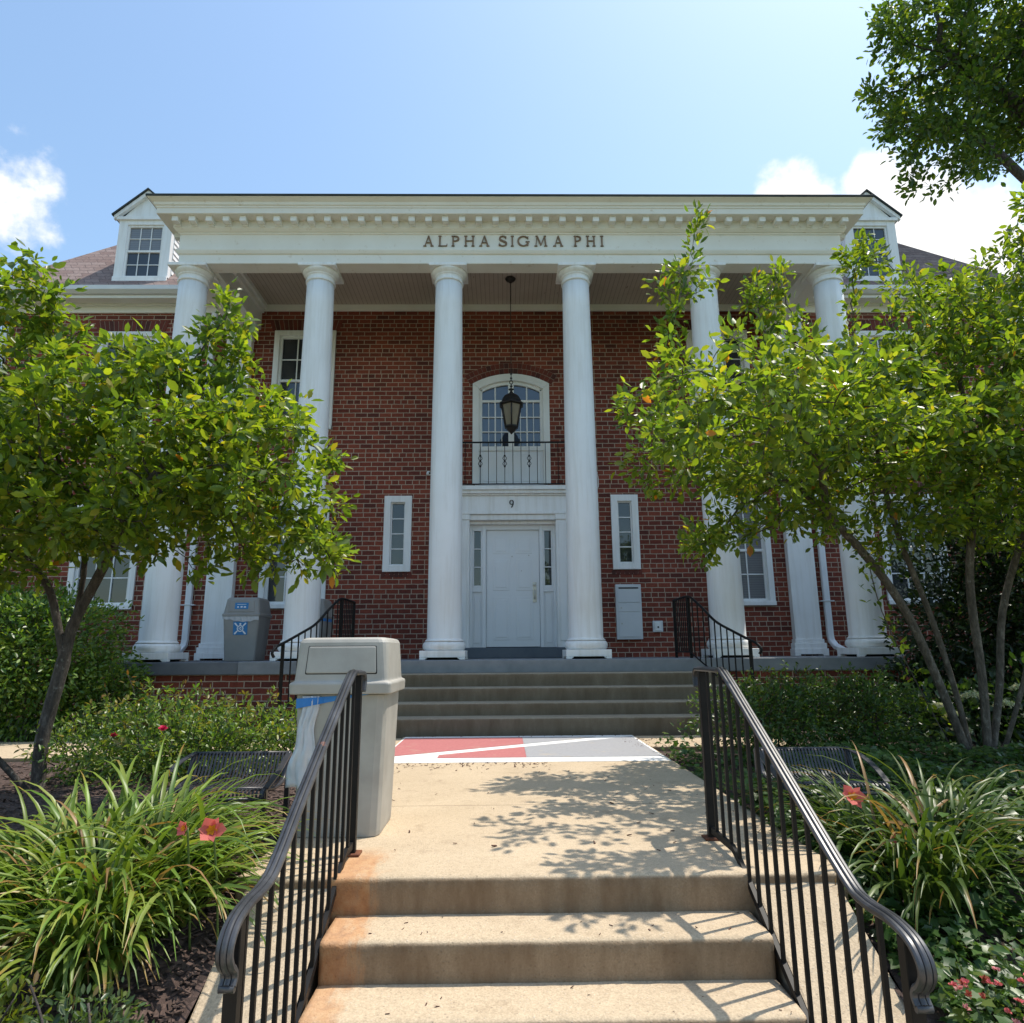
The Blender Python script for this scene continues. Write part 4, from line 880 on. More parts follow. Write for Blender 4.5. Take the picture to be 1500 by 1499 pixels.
def recycle_bin(cx, cy, label, signs=True):
    b = thing('recycling_bin', label, 'recycling bin', (cx, cy, 0), 'grey bins on the porch')
    bin_body(cx, cy, .0005, 'bin', parent=b, hb=.235, ht=.285, h=.69)
    part(loft([rrect(cx, cy, .30, .30, .04, .685), rrect(cx, cy, .302, .302, .04, .725), rrect(cx, cy, .285, .285, .04, .735), rrect(cx, cy, .255, .255, .04, .955), rrect(cx, cy, .235, .235, .05, .985)]).build('bin_lid', 'bin', bevel=.006), b)
    if signs:
        y = cy-.302
        fl = MB().hexa([(cx-.205, cy-.290, .755), (cx+.205, cy-.290, .755), (cx+.205, cy-.27, .755), (cx-.205, cy-.27, .755)], [(cx-.19, cy-.268, .94), (cx+.19, cy-.268, .94), (cx+.19, cy-.24, .94), (cx-.19, cy-.24, .94)])
        part(fl.build('flap', 'bin', bevel=.008), b)
        def on_lid(u, z): return (cx+u, cy-.2935+.022*(z-.755)/.185, z)
        st = part(MB().hexa([on_lid(-.105, .80), on_lid(.105, .80), (cx+.105, cy-.27, .80), (cx-.105, cy-.27, .80)], [on_lid(-.105, .90), on_lid(.105, .90), (cx+.105, cy-.26, .90), (cx-.105, cy-.26, .90)]).build('lid_sticker', 'sign_blue'), b)
        tx = MB()
        for (u, w, z, h) in ((-.055, .022, .832, .022), (.0, .03, .834, .024), (.052, .036, .832, .022), (0, .14, .873, .007)):
            p = on_lid(u, z); tx.box(cx+u-w/2, cx+u+w/2, p[1]-.0035, p[1]+.01, z-h/2, z+h/2)
        part(tx.build('sticker_marks', 'sign_white'), st)
        def on_b(u, z, d=0): return (cx+u, cy-.238-(.047)*(z/.69)-.006-d, z)
        z0, z1 = .40, .605
        sg = part(MB().hexa([on_b(-.11, z0), on_b(.11, z0), (cx+.11, cy-.25, z0), (cx-.11, cy-.25, z0)], [on_b(-.11, z1), on_b(.11, z1), (cx+.11, cy-.26, z1), (cx-.11, cy-.26, z1)]).build('recycling_sign', 'sign_blue'), b)
        em = MB(); zc = .498
        def disc(u, z, r1, r0, d, n=20, a0=0, a1=2*math.pi):
            for i in range(n):
                t0, t1 = a0+(a1-a0)*i/n, a0+(a1-a0)*(i+1)/n
                P = lambda r, t, dd: on_b(u+r*math.cos(t), z+r*math.sin(t), dd)
                em.hexa([P(r0, t0, d), P(r0, t1, d), P(r0, t1, -.002), P(r0, t0, -.002)], [P(r1, t0, d), P(r1, t1, d), P(r1, t1, -.002), P(r1, t0, -.002)])
        disc(0, zc, .052, .036, .003)
        disc(0, zc+.07, .016, .001, .0034, 12)
        for sx in (-1, 1):
            for sz in (-1, 1):
                for k in range(5): disc(sx*(.048+.008*k), zc+sz*(.042+.009*k), .013-.0008*abs(k-3), .001, .0028+.0002*k, 10)
        for k in range(3): disc(0, zc, .022, .010, .0032, 5, k*2.094+.3, k*2.094+1.9)
        part(em.build('sign_emblem', 'sign_white'), sg)
        lin = loft([rrect(cx, cy, .292, .292, .04, .60), rrect(cx, cy, .297, .297, .04, .64), rrect(cx, cy, .290, .290, .04, .684)])
        # liner: a wavy lip of the clear bag hanging below the lid
        lm = MB(); n = 44
        for i in range(n):
            u0, u1 = -.285+.57*i/n, -.285+.57*(i+1)/n
            f = lambda u: .648-.045*math.exp(-((u-.06)/.20)**2)-.006*math.sin(u*50)
            P = lambda u, z, d: (cx+u, cy-.238-.047*(z/.69)-.010-d-.004*math.sin(u*70), z)
            lm.add([P(u0, f(u0), .001), P(u1, f(u1), .001), P(u1, .684, .004), P(u0, .684, .004)], [(0, 1, 2, 3)], True)
        part(lm.build('bin_liner', 'bag', fixn=False), b)
    else:
        part(loft([rrect(cx, cy, .2845, .2845, .04, .62), rrect(cx, cy, .2895, .2895, .04, .665)]).build('blue_band', 'tape'), b)
    return b
recycle_bin(-4.30, .62, 'grey recycling bin with blue stickers beside the left pilaster')
recycle_bin(-3.36, .95, 'grey bin with a blue band mostly hidden behind the second column', False)
# trash can on the walkway
tcx, tcy = -1.115, -6.08
tc_ = thing('trash_can', 'tall beige plastic trash can with a hinged flap lid by the left handrail', 'trash can', (tcx, tcy, -.9))
bd = loft([rrect(tcx, tcy, .235, .235, .05, -.8985, 2), rrect(tcx, tcy, .238, .238, .05, -.87, 2), rrect(tcx, tcy, .262, .262, .05, -.13, 2)])
part(bd.build('can_body', 'can', bevel=.004), tc_)
ld = loft([rrect(tcx, tcy, .262, .262, .05, -.128), rrect(tcx, tcy, .292, .292, .03, -.126), rrect(tcx, tcy, .295, .295, .03, -.068), rrect(tcx, tcy, .288, .288, .03, -.060), rrect(tcx, tcy, .274, .274, .035, -.054), rrect(tcx, tcy, .272, .272, .035, -.04), rrect(tcx, tcy, .262, .255, .05, .165), rrect(tcx, tcy, .252, .245, .05, .186), rrect(tcx, tcy, .225, .215, .05, .194)])
part(ld.build('can_lid', 'can', bevel=.006), tc_)
def lidp(u, z, d): t = (z+.04)/.205; return (tcx+u*(1-.05*t), tcy-(.275-.02*t)-d, z)
flp = MB(); zz0, zz1 = -.018, .150
flp.hexa([lidp(-.212, zz0, .002), lidp(.212, zz0, .002), lidp(.212, zz0, -.02), lidp(-.212, zz0, -.02)], [lidp(-.212, zz1, .002), lidp(.212, zz1, .002), lidp(.212, zz1, -.02), lidp(-.212, zz1, -.02)])
part(flp.build('flap_gap', 'dark', bevel=.015, seg=3), tc_)
flp = MB(); zz0, zz1 = -.014, .146
flp.hexa([lidp(-.208, zz0, .005), lidp(.208, zz0, .005), lidp(.208, zz0, -.02), lidp(-.208, zz0, -.02)], [lidp(-.208, zz1, .005), lidp(.208, zz1, .005), lidp(.208, zz1, -.02), lidp(-.208, zz1, -.02)])
part(flp.build('flap', 'can', bevel=.014, seg=3), tc_)
tpm = MB(); n = 20
def tk(u): return .022*math.exp(-((u+.165)/.06)**4)
def bodyp(u, z, d): return (tcx+u, tcy-(.238+.024*(z+.87)/.74)-d, z)
for i in range(n):
    u0, u1 = -.25+.46*i/n, -.25+.46*(i+1)/n
    f = lambda u: (-.205+.085*(u+.25)/.46, -.150+.028*(u+.25)/.46)
    a, b = f(u0), f(u1)
    tpm.hexa([bodyp(u0, a[0], .004+tk(u0)), bodyp(u1, b[0], .004+tk(u1)), bodyp(u1, b[0], -.01), bodyp(u0, a[0], -.01)], [bodyp(u0, a[1], .004+tk(u0)), bodyp(u1, b[1], .004+tk(u1)), bodyp(u1, b[1], -.01), bodyp(u0, a[1], -.01)])
part(tpm.build('blue_tape', 'tape'), tc_)
bg_ = MB(); nu, nv = 14, 22; vs = []
for j in range(nv+1):
    t = j/nv
    for i in range(nu+1):
        s = i/nu; w = .075+.035*t; u = -.165+(s-.5)*2*w*.66-.045*t+.012*math.sin(5*t+3*s)+.006*math.sin(14*t)
        z = -.135-.50*t+.012*math.sin(6*s)*t
        vs.append(bodyp(u, z, .008+.022*math.sin(math.pi*s)*(.4+t)+.007*math.sin(17*s+5*t)*(.3+t)+.005*math.sin(31*s-9*t)))
fs = [(j*(nu+1)+i, j*(nu+1)+i+1, (j+1)*(nu+1)+i+1, (j+1)*(nu+1)+i) for j in range(nv) for i in range(nu)]
bg_.add(vs, fs, True)
o = bg_.build('plastic_bag', 'bag', fixn=False); tag(o, 'crumpled clear plastic bag hanging from the front of the beige trash can', 'plastic bag')
sl_ = o.modifiers.new('thick', 'SOLIDIFY'); sl_.thickness = .004

# ------------------------------------------------------------------ painted panel at the foot of the steps
pm = thing('painted_panel', 'red, grey and white rectangle painted on the walkway at the foot of the steps', 'painted panel', (0, -2.8, -.9))
X0m, X1m, Y0m, Y1m = -1.375, 1.385, -3.76, -1.79
def flatpoly(pts, z, name, m):
    mb = MB().prism(pts, 'z', z-.003, z); return part(mb.build(name, m), pm)
flatpoly([(X0m, Y0m), (X1m, Y0m), (X1m, Y1m), (X0m, Y1m)], -.8965, 'white_field', 'p_white')
bx = .13; xm = .04
d0, d1 = (X0m+.06, Y0m+.26), (X1m-.10, Y1m-.08)     # diagonal stripe centre line
def dl(x, off): return d0[1]+(d1[1]-d0[1])*(x-d0[0])/(d1[0]-d0[0])+off
hw = .115
flatpoly([(X0m+.02, dl(X0m+.02, hw)), (xm, dl(xm, hw)), (xm, Y1m-.16), (X0m+.02, Y1m-.16)], -.8925, 'red_field', 'p_red')
flatpoly([(X0m+.55, Y0m+.26), (xm, Y0m+.26), (xm, dl(xm, -hw)), (X0m+.55, dl(X0m+.55, -hw))], -.8925, 'red_field', 'p_red')
flatpoly([(xm+.002, dl(xm, hw)), (X1m-.46, dl(X1m-.46, hw)), (X1m-.5, Y1m-.16), (xm+.002, Y1m-.16)], -.8926, 'grey_field', 'p_grey')
flatpoly([(xm+.002, Y0m+.26), (X1m-.03, Y0m+.26), (X1m-.03, dl(X1m-.03, -hw)), (xm+.002, dl(xm, -hw))], -.8926, 'grey_field', 'p_grey')

# ------------------------------------------------------------------ handrails
RP = [(u*.9, v*.95) for u, v in [(-.020, -.012), (.020, -.012), (.027, -.004), (.027, .006), (.021, .011), (.0125, .0115), (.0105, .0075), (.0085, .0125), (.004, .016), (-.004, .016), (-.0085, .0125), (-.0105, .0075), (-.0125, .0115), (-.021, .011), (-.027, .006), (-.027, -.004)]]
def lower_rail(x, yp, label, e=0.0):
    h = thing('handrail', label, 'handrail', (x, -7.4, -1.2), 'black iron handrails of the lower steps')
    ytop = -6.83
    path = bez([(x, yp+.085, -.10), (x, yp+.105, -.045), (x, yp+.075, -.006), (x, yp, .0), (x, ytop+.10, .0), (x, ytop, -.012), (x, -7.2, -.215), (x, -7.6, -.442), (x, -7.94+e, -.633+e*.45), (x, -8.05+e, -.668+e*.45), (x, -8.20+e, -.668+e*.4), (x, -8.29+e, -.684+e*.4), (x, -8.335+e, -.716+e*.4), (x, -8.345+e, -.752+e*.4), (x, -8.325+e, -.785+e*.4), (x, -8.302+e, -.804+e*.4), (x, -8.296+e, -.824+e*.4), (x, -8.308+e, -.842+e*.4)], 6)
    tr_o = part(MB().sweep(path, RP).build('top_rail', 'rail_top'), h); es = tr_o.modifiers.new('sharp', 'EDGE_SPLIT'); es.split_angle = R(28)
    knob = MB().tube([(x-.022, -8.310+e, -.846+e*.4), (x+.022, -8.310+e, -.846+e*.4)], .011, 10); part(knob.build('rail_scroll', 'rail_top'), h)
    part(MB().box(x-.019, x+.019, yp-.019, yp+.019, -.899, -.012).build('post', 'black_iron', bevel=.003), h)
    part(MB().box(x-.045, x+.045, yp-.045, yp+.045, -.8992, -.887).build('post_foot', 'hinge_rust', bevel=.004), h)
    part(MB().box(x-.02, x+.02, -8.285+e, -8.245+e, -1.60, -.688+e*.4).build('post', 'black_iron', bevel=.003), h)
    def top(y):
        if y > ytop: return -.012
        if y > -8.0+e: return -.012-.571*(ytop-y)-.008
        return -.68+e*.4
    def bot(y): return -.845 if y > -6.80 else -.845-.575*(-6.80-y)
    s = MB().sweep([(x, yp, -.85), (x, -6.78, -.85), (x, -6.86, -.88), (x, -8.05, -.88-.575*1.19), (x, -8.26, -1.66)], [(-.010, -.016), (.010, -.016), (.010, .016), (-.010, .016)], smooth=False)
    part(s.build('bottom_rail', 'black_iron'), h)
    y = yp-.11
    while y > -8.2+e:
        part(MB().box(x-.0075, x+.0075, y-.0075, y+.0075, bot(y)-.01, top(y)+.002).build('baluster', 'black_iron'), h); y -= .1135
    return h
lower_rail(-.952, -6.64, 'scrolled black handrail left of the lower steps, in front of the trash can', .085)
lower_rail(.952, -6.42, 'scrolled black handrail right of the lower steps, beside the ivy')
def upper_rail(sx, label):
    h = thing('porch_handrail', label, 'handrail', (sx*2.7, -1, -.4), 'black iron railings of the porch steps')
    A = [(sx*2.55, .42, .90), (sx*2.55, .10, .90), (sx*2.56, -.30, .90), (sx*2.59, -.48, .86), (sx*2.66, -.75, .70), (sx*2.74, -1.05, .50), (sx*2.84, -1.40, .36), (sx*2.95, -1.72, .235), (sx*2.99, -1.84, .19), (sx*3.02, -1.90, .12), (sx*3.0, -1.885, .06)]
    P = bez(A, 6)
    part(MB().tube(P, .018, 8).build('top_rail', 'black_iron'), h)
    L = P[:-14]
    for (px, py, z0, z1) in ((sx*2.55, .42, 0.001, .90), (sx*2.57, -.36, 0.001, .885), (sx*2.95, -1.72, -.899, .225)):
        part(MB().box(px-.018, px+.018, py-.018, py+.018, z0, z1).build('post', 'black_iron'), h)
    part(MB().tube([(sx*2.55, .42, .09), (sx*2.55, -.36, .09), (sx*2.66, -.75, -.10), (sx*2.74, -1.05, -.26), (sx*2.84, -1.4, -.45), (sx*2.95, -1.72, -.62)], .012, 6).build('bottom_rail', 'black_iron'), h)
    def interp(y):
        for a, b in zip(P, P[1:]):
            if a.y >= y >= b.y:
                t = (a.y-y)/max(a.y-b.y, 1e-6); return a.lerp(b, t)
        return P[-1]
    y = .32
    while y > -1.66:
        p = interp(y); zb = .09 if y > -.36 else .09-.522*(-.36-y)
        part(MB().box(p.x-.0075, p.x+.0075, y-.0075, y+.0075, zb, p.z).build('baluster', 'black_iron'), h); y -= .10 if y > -.4 else .135
upper_rail(-1, 'curved black iron railing at the left side of the porch steps')
upper_rail(1, 'curved black iron railing at the right side of the porch steps')

# ------------------------------------------------------------------ foliage builders
LEAF = np.array([[0, 0, 0], [.30, .30, .05], [.66, .32, .03], [1, 0, -.08], [.66, -.32, .03], [.30, -.30, .05], [.32, 0, -.035], [.68, 0, -.045]])
LEAF_F = [(0, 6, 1), (1, 6, 7, 2), (2, 7, 3), (0, 5, 6), (5, 4, 7, 6), (4, 3, 7)]
IVY = np.array([[0, 0, 0], [-.08, .42, 0], [.30, .34, .05], [.48, .52, .0], [.62, .26, .04], [1, 0, -.06], [.62, -.26, .04], [.48, -.52, 0], [.30, -.34, .05], [-.08, -.42, 0], [.35, 0, -.04]])
IVY_F = [(0, 10, 2, 1), (2, 10, 4, 3), (4, 10, 5), (5, 10, 6), (6, 10, 8, 7), (8, 10, 0, 9)]
def unit(a): return a/np.maximum(np.linalg.norm(a, axis=-1, keepdims=True), 1e-9)
def leaves(name, P, D, Nn, size, width, colr, m, parent=None, T=LEAF, F=LEAF_F):
    P = np.asarray(P, float); D = unit(np.asarray(D, float)); Nn = np.asarray(Nn, float)
    Nn = unit(Nn-D*(Nn*D).sum(-1, keepdims=True)); Sd = np.cross(Nn, D)
    size = np.broadcast_to(size, (len(P),)); width = np.broadcast_to(width, (len(P),))
    curl = rng.uniform(.2, 1.8, len(P))
    V = (P[:, None] + D[:, None]*(T[None, :, 0:1]*size[:, None, None]) + Sd[:, None]*(T[None, :, 1:2]*(size*width)[:, None, None]) + Nn[:, None]*(T[None, :, 2:3]*(size*curl)[:, None, None]))
    n, k = len(P), len(T)
    loops = np.concatenate([np.array(f) for f in F]); cnt = np.array([len(f) for f in F])
    L = (loops[None]+(np.arange(n)*k)[:, None]).ravel(); C = np.tile(cnt, n); st = np.concatenate([[0], np.cumsum(C)[:-1]])
    me = bpy.data.meshes.new(name); me.vertices.add(n*k); me.vertices.foreach_set('co', V.reshape(-1).astype(np.float32))
    me.loops.add(len(L)); me.loops.foreach_set('vertex_index', L.astype(np.int32)); me.polygons.add(len(C)); me.polygons.foreach_set('loop_start', st.astype(np.int32)); me.polygons.foreach_set('loop_total', C.astype(np.int32))
    me.polygons.foreach_set('use_smooth', np.ones(len(C), bool))
    me.update(calc_edges=True); me.validate()
    c4 = np.concatenate([np.repeat(np.asarray(colr, float), k, 0), np.ones((n*k, 1))], 1).astype(np.float32)
    at = me.color_attributes.new('tint', 'FLOAT_COLOR', 'POINT'); at.data.foreach_set('color', c4.ravel())
    me.materials.append(MAT[m]); o = bpy.data.objects.new(name, me); COL.objects.link(o)
    if parent: part(o, parent)
    return o
def palette(n, cols, wts, jit=.18):
    cols = np.array(cols); idx = rng.choice(len(cols), n, p=np.array(wts)/sum(wts)); return np.clip(cols[idx]*rng.uniform(1-jit, 1+jit, (n, 1))*rng.uniform(.93, 1.07, (n, 3)), 0.002, 1)
def in_ell(n, ells):
    vol = np.array([e[3]*e[4]*e[5]*(e[6] if len(e) > 6 else 1) for e in ells]); idx = rng.choice(len(ells), n, p=vol/vol.sum()); E = np.array([e[:6] for e in ells])[idx]
    d = unit(rng.normal(size=(n, 3)))*(rng.random((n, 1))**(1/2.6)); return E[:, :3]+d*E[:, 3:6]
def grow(stems, attr, step=.13, infl=.9, kill=.22, iters=90):
    pos = []; par = []
    for st in stems:
        st = [Vector(p) for p in st]; root = None
        # stems may start on an existing node
        start = -1
        if pos:
            best = min(range(len(pos)), key=lambda i: (pos[i]-st[0]).length)
            if (pos[best]-st[0]).length < .10: start = best
        prev_ = start
        cpts = bez(st, 5)
        for i, p in enumerate(cpts):
            if i == 0 and start >= 0: continue
            pos.append(p.copy()); par.append(prev_); prev_ = len(pos)-1
    A = [Vector(a) for a in attr]; alive = [True]*len(A)
    near = [(1e9, -1)]*len(A); upto = 0
    for it in range(iters):
        for ni in range(upto, len(pos)):
            p = pos[ni]
            for ai in range(len(A)):
                if alive[ai]:
                    d = (A[ai]-p).length
                    if d < near[ai][0]: near[ai] = (d, ni)
        upto = len(pos); acc = {}
        for ai in range(len(A)):
            if not alive[ai]: continue
            d, ni = near[ai]
            if d < kill: alive[ai] = False; continue
            if d < infl: acc.setdefault(ni, Vector()); acc[ni] += (A[ai]-pos[ni]).normalized()
        if not acc:
            if infl > 6: break
            infl *= 1.5; continue
        for ni, v_ in acc.items():
            v_ = v_.normalized()+Vector(rng.normal(size=3))*.22+Vector((0, 0, .05))
            pos.append(pos[ni]+v_.normalized()*step); par.append(ni)
    return pos, par
def fast_grow(stems, attr, step=.13, infl=.9, kill=.22, iters=80):
    """space colonisation with numpy distances"""
    pos = []; par = []
    for st in stems:
        st = [Vector(p) for p in st]; start = -1
        if pos:
            best = min(range(len(pos)), key=lambda i: (pos[i]-st[0]).length)
            if (pos[best]-st[0]).length < .12: start = best
        prev_ = start
        for i, p in enumerate(bez(st, 5)):
            if i == 0 and start >= 0: continue
            pos.append(p.copy()); par.append(prev_); prev_ = len(pos)-1
    pos = [np.array(p) for p in pos]; A = np.asarray(attr, float); nd_ = np.full(len(A), 1e9); ni = np.full(len(A), -1); upto = 0
    seen = set()
    for it in range(iters):
        new = np.array(pos[upto:])
        if len(new):
            d = np.linalg.norm(A[:, None]-new[None], axis=-1); j = d.argmin(1); dm = d[np.arange(len(A)), j]; m_ = dm < nd_; nd_[m_] = dm[m_]; ni[m_] = j[m_]+upto
        upto = len(pos); keep = nd_ > kill; A, nd_, ni = A[keep], nd_[keep], ni[keep]
        if not len(A): break
        act = nd_ < infl
        if not act.any(): infl *= 1.5; continue
        added = 0
        for n_ in np.unique(ni[act]):
            v_ = unit(A[act][ni[act] == n_]-pos[n_]).sum(0); v_ = unit(v_)+rng.normal(size=3)*.2+np.array([0, 0, .05]); q = pos[n_]+unit(v_)*step
            key = (int(n_), tuple(np.round(q, 1)))
            if key in seen and it > 20: continue
            seen.add(key); pos.append(q); par.append(int(n_)); added += 1
        if not added: break
    return np.array(pos), np.array(par)
def branch_mesh(pos, par, r_base, r_tip, m, name, parent, expo=2.3, thin=.0):
    n = len(pos); kids = [[] for _ in range(n)]
    for i, p in enumerate(par):
        if p >= 0: kids[p].append(i)
    rad = np.zeros(n)
    order = list(range(n)); depth = np.zeros(n, int)
    for i in range(n): depth[i] = 0 if par[i] < 0 else depth[par[i]]+1
    for i in np.argsort(-depth):
        if not kids[i]: rad[i] = r_tip
        else: rad[i] = (sum(rad[k]**expo for k in kids[i]))**(1/expo)
    mx_ = rad.max(); rad = r_tip+(rad-r_tip)*(r_base-r_tip)/(mx_-r_tip)
    mb = MB(); nrm_ = [None]*n; base = [0]*n
    for i in np.argsort(depth):
        p = pos[i]; q = pos[par[i]] if par[i] >= 0 else None
        kk = max(kids[i], key=lambda k: rad[k]) if kids[i] else None
        t = Vector((pos[kk] if kk is not None else p)-(q if q is not None else p)); t = t.normalized() if t.length > 1e-6 else Vector((0, 0, 1))
        ref = nrm_[par[i]] if par[i] >= 0 else Vector((1, 0, 0)); a = ref-t*ref.dot(t)
        a = a.normalized() if a.length > 1e-4 else t.orthogonal().normalized(); b = t.cross(a); nrm_[i] = a
        sides = 7; base[i] = len(mb.v); r = rad[i]
        if par[i] < 0: r *= 1.35
        mb.v += [tuple(Vector(p)+(a*math.cos(2*math.pi*j/sides)+b*math.sin(2*math.pi*j/sides))*r) for j in range(sides)]
        if par[i] >= 0:
            o = base[par[i]]
            # a thin branch leaving a thick one starts from its own small ring
            if rad[par[i]] > 1.6*rad[i]:
                o = len(mb.v); mb.v += [tuple(Vector(q)+(a*math.cos(2*math.pi*j/sides)+b*math.sin(2*math.pi*j/sides))*r*1.15) for j in range(sides)]
            for j in range(sides):
                mb.f.append((o+j, o+(j+1) % sides, base[i]+(j+1) % sides, base[i]+j)); mb.smooth.append(True)
    return part(mb.build(name, m, fixn=False), parent), rad, kids
def make_tree(label, loc, stems, ells, nattr, nleaf, size, cols, wts, r_base, bark, name='small_tree', step=.13, kill=.22, leafthr=.012, group=None, spread=.10, infl=.9, width=.70, droop=.0, clump=1.6):
    t = thing(name, label, 'tree', loc, group)
    A = in_ell(nattr, ells)
    # thin the crown in clumps so that gaps open between the sprays
    c = np.sin(A[:, 0]*clump*2.1+1.3)*np.sin(A[:, 1]*clump*2.4+.4)*np.sin(A[:, 2]*clump*2.7+2.0); A = A[c > -.15]
    pos, par = fast_grow(stems, A, step, infl, kill)
    tr_, rad, kids = branch_mesh(pos, par, r_base, .0032, bark, 'trunk', t)
    cand = np.array([i for i in range(len(pos)) if par[i] >= 0 and rad[i] < leafthr])
    tips = np.array([not kids[i] for i in cand]); w_ = np.where(tips, 2.6, 1.0)
    idx = rng.choice(cand, nleaf, p=w_/w_.sum()); q = pos[idx]; pq = pos[par[idx]]; bd_ = unit(q-pq)
    P = pq+(q-pq)*rng.random((nleaf, 1))*1.15+rng.normal(size=(nleaf, 3))*spread*.35
    side = rng.normal(size=(nleaf, 3)); D = bd_*.55+unit(side)*.95+np.array([0, 0, -droop])
    P = P+unit(D)*rng.uniform(.01, spread, (nleaf, 1))
    Nn = np.array([0, 0, 1.0])+rng.normal(size=(nleaf, 3))*.72
    leaves('crown', P, D, Nn, rng.uniform(size*.5, size*1.25, nleaf), rng.uniform(width*.8, width*1.15, nleaf), palette(nleaf, cols, wts), 'leaf', t)
    return t
TREE_COLS = [(.155, .225, .028), (.115, .180, .026), (.078, .135, .026), (.22, .265, .030), (.29, .27, .028), (.42, .17, .03)]
TREE_W = [30, 30, 22, 15, 3, .35]
make_tree('small two stemmed tree in the mulch bed left of the walkway', (-4.03, -4.4, -.95),
    [[(-4.03, -4.40, -1.02), (-4.05, -4.40, -.62), (-4.02, -4.40, -.36), (-3.95, -4.41, .05), (-3.90, -4.42, .36), (-3.66, -4.52, .80), (-3.40, -4.7, 1.20), (-3.1, -4.9, 1.55)],
     [(-3.95, -4.41, .05), (-4.02, -4.45, .38), (-4.12, -4.52, .72), (-4.40, -4.65, 1.05), (-4.7, -4.8, 1.4)],
     [(-3.90, -4.42, .36), (-3.82, -4.5, .9), (-3.86, -4.7, 1.4)],
     [(-4.08, -4.44, -1.0), (-4.20, -4.55, -.80), (-4.42, -4.65, -.52), (-4.75, -4.7, -.05), (-5.0, -4.6, .6), (-5.3, -4.5, 1.3)]],
    [(-2.28, -5.0, 2.05, .55, .45, .38, 1.5), (-3.05, -5.1, 1.70, 1.22, .95, .92), (-4.75, -5.0, 1.62, 1.4, 1.0, 1.08), (-2.15, -5.1, 1.42, .66, .75, .66), (-4.40, -4.95, 3.06, .62, .40, .44, 1.8), (-2.58, -4.9, 2.68, .25, .25, .62, 2.6), (-2.15, -5.15, .88, .82, .55, .28, 1.3), (-2.9, -5.0, 2.28, .5, .45, .32, 1.3)],
    3800, 25000, .096, TREE_COLS, TREE_W, .060, 'bark', step=.10, kill=.145, clump=1.35)
make_tree('multi stemmed small tree over the ivy bed right of the walkway', (4.45, -3.4, -.95),
    [[(4.42, -3.45, -1.02), (4.22, -3.5, -.40), (3.95, -3.58, .30), (3.70, -3.66, .72), (3.40, -3.75, 1.08), (3.05, -3.85, 1.42), (2.6, -4.0, 1.75)],
     [(4.50, -3.36, -1.02), (4.45, -3.3, -.3), (4.30, -3.3, .45), (4.05, -3.35, 1.25), (3.9, -3.4, 2.0)],
     [(4.62, -3.40, -1.02), (4.68, -3.4, -.2), (4.70, -3.4, .8), (4.85, -3.45, 1.7), (4.9, -3.5, 2.4)],
     [(4.70, -3.32, -1.02), (4.95, -3.25, -.3), (5.15, -3.2, .5), (5.5, -3.2, 1.3), (5.8, -3.3, 2.0)],
     [(4.36, -3.36, -1.02), (4.12, -3.25, -.30), (3.85, -3.2, .5), (3.75, -3.2, 1.2)],
     [(3.05, -3.85, 1.42), (2.7, -4.5, 1.75), (2.2, -5.2, 1.95), (1.9, -5.7, 2.05)],
     [(4.66, -3.5, -1.0), (4.95, -3.7, .0), (5.05, -3.8, .9), (5.5, -4.0, 1.6)]],
    [(4.1, -3.75, 2.30, 1.55, 1.4, 1.10), (5.8, -3.6, 2.4, 1.6, 1.5, 1.5), (2.65, -3.95, 1.95, .95, 1.0, .85), (1.48, -4.1, 3.50, .36, .35, .55, 2.2), (1.88, -4.0, 4.25, .15, .15, .75, 3.0), (2.65, -3.9, 3.85, .28, .28, .75, 2.2), (1.45, -4.3, 2.45, .55, .6, .50, 1.2), (1.30, -4.4, 1.78, .50, .5, .33, 1.4), (1.95, -4.0, 1.10, .55, .5, .36, 1.2),
     (5.2, -3.75, 3.75, .95, .7, .75, 1.3), (4.1, -3.85, 3.45, .85, .65, .5, 1.3), (3.75, -3.9, 4.05, .4, .35, .45, 1.4), (5.9, -3.75, 4.35, .6, .45, .6, 1.4), (4.6, -4.0, 3.05, 1.1, .7, .6, 1.2), (3.3, -4.0, 2.7, .8, .7, .5, 1.2), (5.75, -3.7, 4.8, .35, .35, .7, 1.8), (1.9, -5.1, 1.75, .85, .65, .45, 1.3), (1.55, -5.75, 1.95, .85, .75, .48, 1.5), (2.9, -5.1, 2.1, .8, .7, .6), (1.35, -6.35, 1.62, .5, .4, .28, 1.6)],
    5600, 42000, .092, TREE_COLS, TREE_W, .056, 'bark_light', step=.11, kill=.16, clump=1.25)
make_tree('large dark green shade tree rising beyond the right end of the house', (14.2, 3.2, -1.0),
    [[(14.2, 3.2, -1.1), (14.1, 3.2, 3), (13.9, 3.1, 7), (13.6, 3.0, 10), (13.3, 3, 13)], [(13.9, 3.1, 7), (12.9, 3, 9.2), (11.6, 2.9, 10.8), (10.6, 2.8, 11.9)], [(13.6, 3.0, 10), (12.2, 3, 12.3), (10.8, 2.9, 13.6)], [(13.6, 3.0, 10), (15, 3.1, 13)]],
    [(12.6, 3, 14.6, 3.3, 2.6, 3.4), (10.3, 2.8, 13.3, 1.75, 1.8, 2.2), (10.0, 2.8, 11.4, 1.2, 1.2, 1.2, 1.3), (9.5, 2.9, 14.9, .9, 1, 1.1), (12.1, 2.9, 12.3, 1.4, 1.4, .9), (15.3, 3.2, 14.5, 2, 2.2, 2.5, .5), (8.7, 2.9, 13.0, .6, .6, .35, 2)],
    2600, 30000, .165, [(.040, .080, .018), (.058, .105, .02), (.085, .135, .024), (.15, .19, .03)], [30, 35, 24, 11], .30, 'bark', 'shade_tree', step=.30, kill=.42, leafthr=.045, spread=.24, infl=2.2, width=.72, clump=.8)

